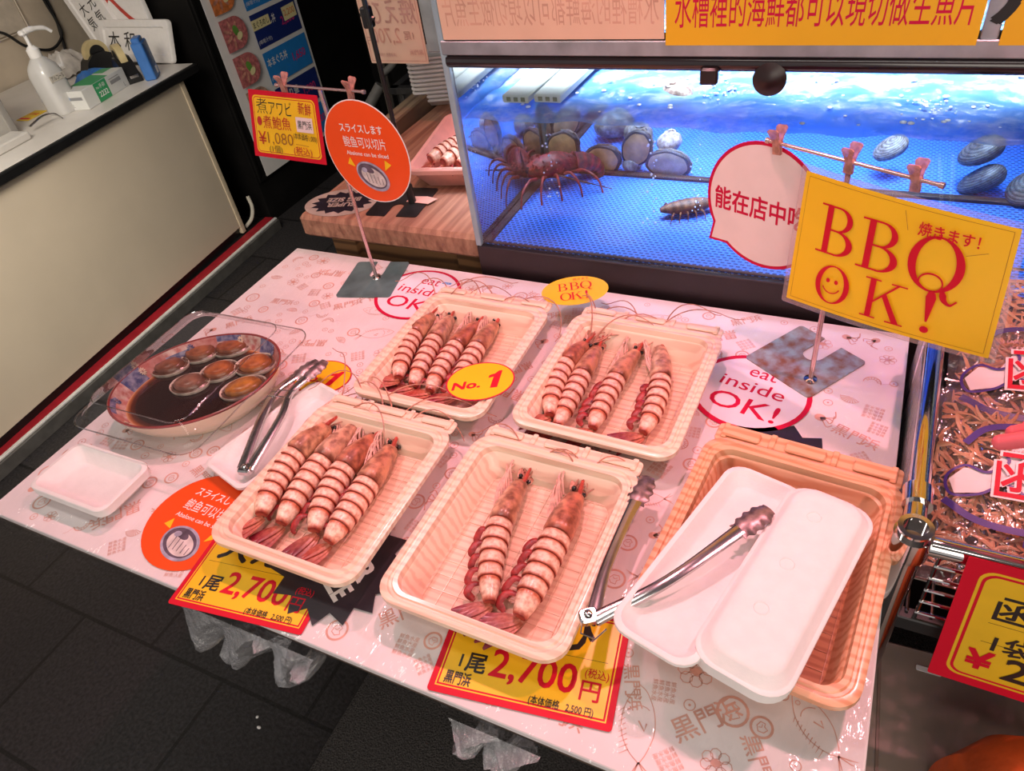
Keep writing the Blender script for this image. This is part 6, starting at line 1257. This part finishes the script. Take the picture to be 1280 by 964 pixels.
# dried squid packets
SQ = [mat('squid_shred', (0.66, 0.30, 0.15), 0.5, noise=0.25, nscale=60), mat('squid_shred_pale', (0.74, 0.42, 0.24), 0.5, noise=0.2, nscale=60)]
PK = clear('packet_film', tint=(0.98, 0.95, 0.95), gloss=0.07, rough=0.10, bump=0.8, bscale=22, fres=0.35, haze=0.05, hazecol=(0.9, 0.75, 0.75))
INDIGO = mat('indigo_print', (0.05, 0.02, 0.20), 0.4, noise=0.05)
def packet(M, W, H, label, seed, printed=True, nsh=420):
    t = thing('squid_packet', label, 'packet', M=M, group='dried squid packets on the chrome rack'); r = random.Random(seed)
    dome = lambda x, y: max(0.0, 0.030*(max(0, 1-(2*x/W)**2)*max(0, 1-(2*y/H)**4))**0.6)
    for mi in (0, 1):
        b = MB()
        for k in range(nsh//2):
            x, y = r.uniform(-W*0.44, W*0.44), r.uniform(-H*0.46, H*0.34); a = r.uniform(0, PI); L = r.uniform(0.012, 0.030); bend = r.uniform(-1.5, 1.5); pts = []; z = dome(x, y)*r.uniform(0.45, 0.95)
            for s in range(5):
                pts.append((x, y, max(0.002, min(z, dome(x, y)*0.97+0.001)))); x += math.cos(a)*L/2; y += math.sin(a)*L/2; a += bend*0.35; z += r.uniform(-.003, .003); x = max(-W*0.47, min(W*0.47, x)); y = max(-H*0.48, min(H*0.40, y))
            b.tube(pts, [0.0010, 0.0022, 0.0026, 0.0020, 0.0008], 5, flat=0.6)
        o = b.build('dried_squid', SQ[mi], t); o['kind'] = 'stuff'
    b = MB(); n, m = 28, 28; rings = []
    for sgn in (1, -1):
        V = []
        for j in range(m+1):
            for i in range(n+1):
                x, y = -W/2+W*i/n, -H/2+H*j/m; z = (dome(x, y)+0.0035)*(1 if sgn > 0 else 0)+(0.0012*math.sin(x*130+y*60+seed)*math.sin(y*110) if sgn > 0 else -0.0005); V.append((x, y, z))
        F = [(j*(n+1)+i, j*(n+1)+i+1, (j+1)*(n+1)+i+1, (j+1)*(n+1)+i) for j in range(m) for i in range(n)]
        b.add(V, F if sgn > 0 else [tuple(reversed(f)) for f in F])
    b.build('packet_film', PK, t)
    if printed:
        b = MB(); b.z0 = 0.0052; b.dz = 0.0004; sx = W/0.25
        white = [(-0.060, 0.030), (-0.030, 0.062), (0.0, 0.066), (0.04, 0.060), (0.09, 0.055), (0.10, 0.0), (0.085, -0.028), (0.03, -0.020), (0.01, -0.026), (-0.03, -0.020), (-0.055, -0.006), (-0.080, -0.022), (-0.105, -0.026), (-0.112, -0.008), (-0.098, 0.008), (-0.075, 0.006)]
        b.poly([(x*0.93, y) for x, y in white], 0); b.poly([(0.0, 0.080), (0.11, 0.072), (0.11, 0.098), (0.0, 0.104)], 0)
        b.stroke([(p.x*0.93, p.y) for p in catmull([(-0.100, 0.040, 0), (-0.08, 0.062, 0), (-0.045, 0.070, 0), (0.0, 0.068, 0), (0.05, 0.062, 0), (0.10, 0.055, 0)], 5)], 0.008, 1)
        b.stroke([(p.x*0.93, p.y) for p in catmull([(-0.115, -0.035, 0), (-0.08, -0.056, 0), (-0.03, -0.060, 0), (0.02, -0.045, 0), (0.10, -0.050, 0)], 5)], 0.008, 1)
        b.stroke([(p.x*0.93, p.y) for p in catmull([(-0.062, 0.034, 0), (-0.055, 0.020, 0), (-0.075, 0.004, 0), (-0.098, 0.010, 0), (-0.115, -0.006, 0), (-0.108, -0.028, 0), (-0.080, -0.024, 0), (-0.055, -0.008, 0), (-0.028, -0.024, 0)], 5)], 0.0032, 1)
        b.text('HAKODATE', 0.005, 3, (-0.045, 0.046), 0, 0.0, w=0.046); b.text('KOGANE', 0.005, 3, (-0.043, 0.036), 0, 0.0, w=0.036)
        b.text('函館', 0.050, 4, (-0.014, 0.004), 0, 0.035, w=0.100); b.text('函館', 0.048, 2, (-0.014, 0.004), 0, 0.012, w=0.096)
        b.text('函館特産食品', 0.008, 1, (0.00, -0.073), 0, 0.02); b.text('函館こがね', 0.008, 1, (0.00, -0.084), 0, 0.02)
        b.text('イシオ食品', 0.0175, 0, (-0.015, -0.103), 0, 0.06, w=0.108); b.text('イシオ食品', 0.0165, 1, (-0.015, -0.103), 0, 0.025, w=0.104)
        b.refine(0.012); b.map = lambda p: (p[0], p[1], p[2]+dome(p[0], p[1]))
        b.build('label_print', [mat('label_white', (0.80, 0.68, 0.68), 0.4, noise=0.03), INDIGO, RED, mat('label_rose', (0.55, 0.28, 0.28), 0.5), mat('label_white', (0.8, 0.68, 0.68))], t)
pa = at(1163, 655, Z=0.74); 
packet(Matrix.Translation((1.312, -0.300, 0.722)) @ Matrix.Rotation(-0.02, 4, 'Z') @ Matrix.Rotation(0.28, 4, 'X'), 0.250, 0.255, 'front packet of shredded dried squid with red characters on a white label', 1, nsh=560)
packet(Matrix.Translation((1.318, -0.150, 0.755)) @ Matrix.Rotation(0.03, 4, 'Z') @ Matrix.Rotation(0.30, 4, 'X'), 0.240, 0.20, 'squid packet lying behind the front one below the barbecue sign', 2, True, 300)
packet(Matrix.Translation((1.330, -0.075, 0.785)) @ Matrix.Rotation(-0.05, 4, 'Z') @ Matrix.Rotation(0.35, 4, 'X'), 0.235, 0.17, 'rearmost squid packet against the wire back of the rack', 3, False, 260)
# price sign on the rack
def rackp(b):
    b.rrect(0.262, 0.165, 0.014, 1); b.rrect(0.256, 0.159, 0.013, 0); b.rrect(0.250, 0.153, 0.011, 1)
    b.text('函館', 0.030, 2, (-0.070, 0.036), 0, 0.02); b.stroke([(-0.11, 0.012), (0.11, 0.012)], 0.0005, 2); b.stroke([(-0.11, -0.018), (0.11, -0.018)], 0.0005, 2)
    b.text('1袋', 0.022, 2, (-0.080, -0.016), 0, 0.02); b.text('¥', 0.030, 3, (-0.105, -0.048), 0, 0.04); b.text('22', 0.036, 2, (-0.058, -0.050), 0, 0.02)
qs = [(1.214, -0.466, 0.800), (1.494, -0.468, 0.795), (1.499, -0.488, 0.613), (1.219, -0.486, 0.618)]
hang('price_sign', 0.29, 0.19, grid_outline(0.29, 0.19, 0.002), rackp, qs, 'red-bordered yellow handwritten price sign hung on the chrome rail at the right edge', 'sign', [RED, mat('sign_yellow', (0.80, 0.47, 0.015), 0.4, noise=0.05), BLACK, RED])
# carton and bag below
bxm = thing('brown_carton', 'large dull brown carton wrapped in plastic below the chrome rack', 'box', (1.52, -0.66, 0.0), 0.055)
b = MB(); b.box(-0.33, 0.33, -0.30, 0.33, 0.0, 0.44, r=0.006, b=0.004); b.build('carton_body', mat('brown_card', (0.30, 0.23, 0.19), 0.45, noise=0.12, nscale=6, coat=0.25), bxm)
b = MB(); b.box(-0.31, -0.306, -0.30, 0.33, 0.4403, 0.4415); b.build('tape_edge', mat('tape_brown', (0.24, 0.16, 0.13), 0.3), bxm)
q = at(1168, 828, Z=0.4425); b = MB(); b.rbox(0.030, 0.008, 0.001, (0, 0, 0), 0.002, 0.0004); b.z0 = 0.0006; o = b.build('white_tape', WHITE, bxm, loc=(q.x-1.52+0.01, q.y+0.66, 0.4412), rot=-0.05)
b = MB(); rg = random.Random(6); V = []; n, m = 16, 16; q = at(1285, 985, Z=0.52)
for j in range(m+1):
    v = j/m; a0 = PI/2*v
    for i in range(n): a = 2*PI*i/n; r_ = 0.115*math.cos(a0*0.96)*(1+0.08*math.sin(a*5+v*3)); V.append((r_*math.cos(a), r_*math.sin(a), 0.16*math.sin(a0)))
b.add(V, [(j*n+i, j*n+(i+1) % n, (j+1)*n+(i+1) % n, (j+1)*n+i) for j in range(m) for i in range(n)])
bg = thing('orange_bag', 'bright orange crumpled bag at the lower right corner of the picture', 'bag', (q.x+0.035, q.y-0.03, 0.4425)); b.build('bag_body', mat('orange_plastic', (0.80, 0.11, 0.02), 0.4, noise=0.2, nscale=14, bump=0.4, bscale=20), bg)
b = MB(); b.tube(catmull([(-0.03, 0, 0.15), (-0.02, 0, 0.20), (0.02, 0, 0.20), (0.03, 0, 0.15)], 5), 0.006, 8); b.build('handle', mat('orange_plastic', (0.8, 0.11, 0.02)), bg)
# a hand reaching in over the packets from the right
SKIN = mat('warm_skin', (0.80, 0.13, 0.16), 0.45, noise=0.08, nscale=30)
ph = at(1251, 553, Z=0.90)
hd = thing('person', 'bare hand reaching in from the right edge, only the fingertips in view', 'person', ph)
b = MB()
def finger(p0, p1, p2, p3, r0): 
    P = catmull([p0, p1, p2, p3], 6); n = len(P); b.tube(P, [r0*(1.08-0.25*i/(n-1)) for i in range(n-1)]+[r0*0.80], 12); b.ball(tuple(P[-1]), r0*0.82, 10)
import bmesh
V_ = Vector
tips = [(V_((0, 0, 0)), 0.0), (V_((0.012, 0.020, -0.004)), 0.02), (V_((0.026, 0.037, -0.008)), 0.04), (V_((0.048, 0.050, -0.010)), 0.06)]
wr = V_((0.165, -0.015, 0.035))
for k, (tp, _) in enumerate(tips):
    kn = V_((0.082+0.004*k, -0.012+0.021*k, 0.030-0.004*k)); mid1 = kn.lerp(tp, 0.45)+V_((0, 0, 0.012)); mid2 = kn.lerp(tp, 0.75)+V_((0, 0, 0.008))
    finger(wr.lerp(kn, 0.6), kn, mid1, tp, (0.0088, 0.0090, 0.0086, 0.0072)[k])
finger(wr+V_((-0.02, -0.02, -0.008)), V_((0.105, -0.045, 0.006)), V_((0.065, -0.042, -0.004)), V_((0.035, -0.030, -0.010)), 0.0105)
for s in (0,):
    R = []
    for u in range(9):
        t_ = u/8; c = V_((0.075, 0.018, 0.026)).lerp(wr+V_((0.10, -0.02, 0.02)), t_); wy = 0.042*(1-0.30*min(1, t_*1.3)); wz = 0.014+0.012*min(1, t_*1.3); R.append([(c.x, c.y+wy*math.cos(2*PI*i/16), c.z+wz*math.sin(2*PI*i/16)) for i in range(16)])
    b.loft(R)
b.build('hand', SKIN, hd)
